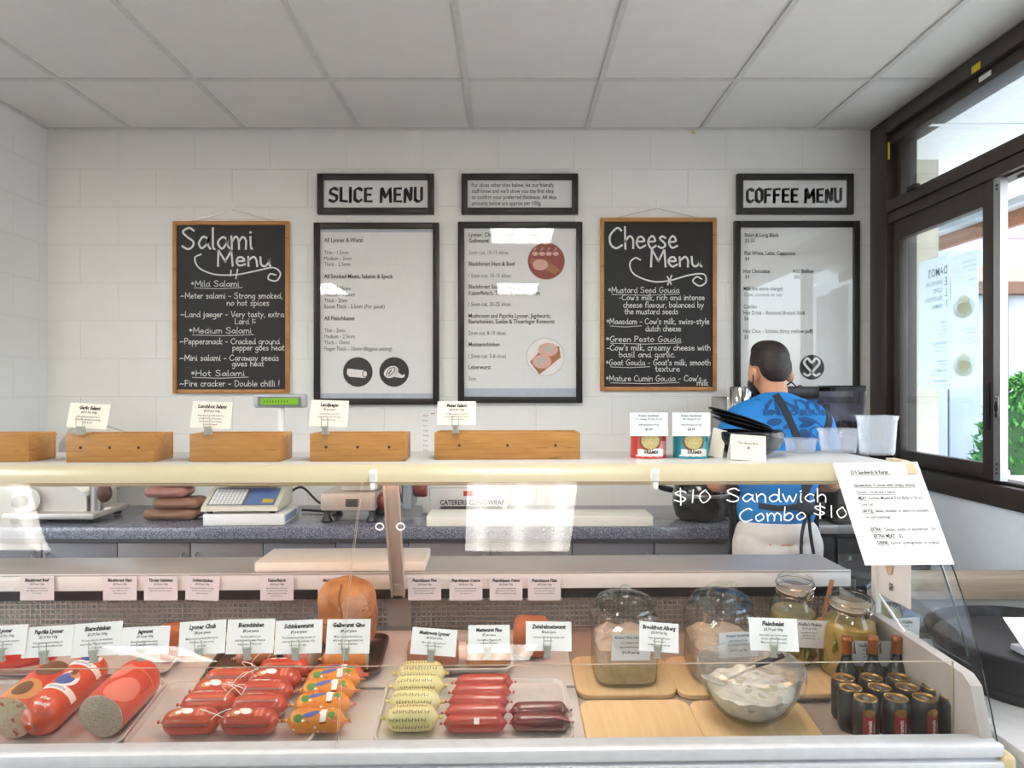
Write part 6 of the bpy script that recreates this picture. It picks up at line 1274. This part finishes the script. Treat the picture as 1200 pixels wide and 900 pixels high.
for s in (-1, 1): sh += [('c', (s*.165, 0, 1.365), (s*.222, .03, 1.20), .066, .060), ('e', (s*.10, -.03, 1.29), (.08, .09, .10))]
vs, fs = blob(sh, .009, 5); vs = [(x*1.0, y, z) for x, y, z in vs]
shirt = mat('blue_tshirt', '1377c0', .75, var=.06, scale=6, bmp=.5, bscale=9)
mb = MB(); mb.add(vs, fs); so = mb.build('tshirt', shirt, pe); so['label'] = 'bright blue T-shirt printed VINYL EMPORIUM'
bvh = BVHTree.FromPolygons([Vector(v) for v in vs], fs)
def on_back(x, z, off=.003):
    h = bvh.ray_cast(Vector((x, -1, z)), Vector((0, 1, 0)))[0]
    return Vector((x, (h.y if h else -.02)-off, z))
sp_ = lambda px, py: ((px-913)*2.95/F, 1.51-(py-456)*2.95/F)          # photo pixel -> the shirt's back
pr = MB()
def st(t, px, py, hpx, wpx, bold=.03):
    x, z = sp_(px, py); k = 2.95/F; pr.text(lambda u, v: on_back(u, v), t, x, z, hpx*k*1.4, 0, bold, width=wpx*k, res=1)
st('VINYL', 884, 479.5, 11.5, 82, .03); st('EMPORIUM', 890, 486, 6.5, 80, .03); st('OPEN', 897, 505, 3.6, 12); st('7 DAYS', 897, 509.5, 3.6, 15)
bk_ = lambda u, v: on_back(u, v, .0028)
x, z = sp_(902, 493.5); pr.disc(bk_, x, z, .029, .013, 0, 20, .15, 3)
for px_, py_, r1, r2, rr in ((941, 492, .036, .011, -.2), (938, 497, .03, .008, .2), (914, 499, .016, .008, .4), (933, 508, .02, .022, 0), (924, 513, .03, .012, 0), (950, 505, .018, .006, .8), (957, 511, .012, .01, 0)): x, z = sp_(px_, py_); pr.disc(bk_, x, z, r1, r2, 0, 18, rr, 3)
for c_ in ([(931, 489), (938, 496), (950, 494), (958, 500)], [(940, 502), (948, 499), (956, 505), (950, 512), (941, 508), (940, 502)]): pr.line(bk_, catmull([(*sp_(*q), 0) for q in c_], 5), .004, 0)
pr.build('shirt_print', mat('navy_print', '0d4277', .7), so)
navy = mat('apron_navy', '20252f', .8)
ap = MB()
def strap(pts, w):
    for k in range(len(pts)-1): pass
    c = catmull([Vector((*sp_(*q), 0)) for q in pts], 8); rows = []
    for i, p in enumerate(c):
        t = (c[min(i+1, len(c)-1)]-c[max(i-1, 0)]).normalized(); n = Vector((-t.y, t.x))*w/2
        rows.append([on_back(p.x-n.x, p.y-n.y, .004), on_back(p.x, p.y, .006), on_back(p.x+n.x, p.y+n.y, .004)])
    vs_ = [v for r in rows for v in r]+[v+Vector((0, .004, 0)) for r in rows for v in r]; n = len(rows); f_ = []
    for i in range(n-1):
        for j in (0, 1): a = i*3+j; f_ += [(a, a+1, a+4, a+3), (3*n+a, 3*n+a+3, 3*n+a+4, 3*n+a+1)]
        for j in (0, 2): a = i*3+j; f_.append((a, a+3, 3*n+a+3, 3*n+a))
    ap.add(vs_, f_)
strap([(908, 462), (915, 478), (922, 500), (928, 530), (934, 565), (940, 590)], .03); strap([(968, 473), (968, 490), (962, 506), (950, 535), (938, 570), (928, 592)], .028)
strap([(884, 590), (905, 592), (932, 590), (958, 592), (966, 590)], .022)
ap.ell((.065, -.135, 1.045), (.035, .02, .028)); ap.ell((.09, -.13, 1.05), (.03, .014, .018), rot=(0, .5, 0))
for dx in (.02, .075): ap.tube(catmull([(.062+dx*.1, -.14, 1.04), (.03+dx*.6, -.145, .95), (.02+dx, -.14, .84)], 5), [.014]*11, 8, flat=.3)
ap.build('apron', navy, pe)
fr_ = MB()
for s in (-1, 1): fr_.add([(s*.176, .02, 1.02), (s*.135, .125, 1.03), (s*.15, .13, .6), (s*.19, .03, .6)], [(0, 1, 2, 3)])
fr_.add([(-.135, .128, 1.36), (.135, .128, 1.36), (.15, .14, 1.03), (.16, .14, .6), (-.16, .14, .6), (-.15, .14, 1.03)], [(0, 1, 2, 3, 4, 5)]); fr_.build('apron_front', navy, pe)
tr = [('e', (0, .005, .93), (.168, .12, .09)), ('e', (0, .0, .86), (.17, .122, .08))]
for s in (-1, 1): tr += [('c', (s*.085, 0, .88), (s*.10, .02, .50), .096, .07), ('c', (s*.10, .02, .50), (s*.105, -.015, .11), .07, .056)]
vs, fs = blob(tr, .009, 4); mb = MB(); mb.add(vs, fs); mb.build('trousers', mat('pale_trousers', 'c9c4bd', .8), pe)
for s in (-1, 1):
    vs, fs = blob([('c', (s*.105, -.03, .055), (s*.122, .15, .045), .052, .044), ('e', (s*.115, .06, .02), (.05, .15, .022))], .008, 3); mb = MB(); mb.add([(x, y, max(z, 0)) for x, y, z in vs], fs); mb.build('shoe', M['black'], pe)
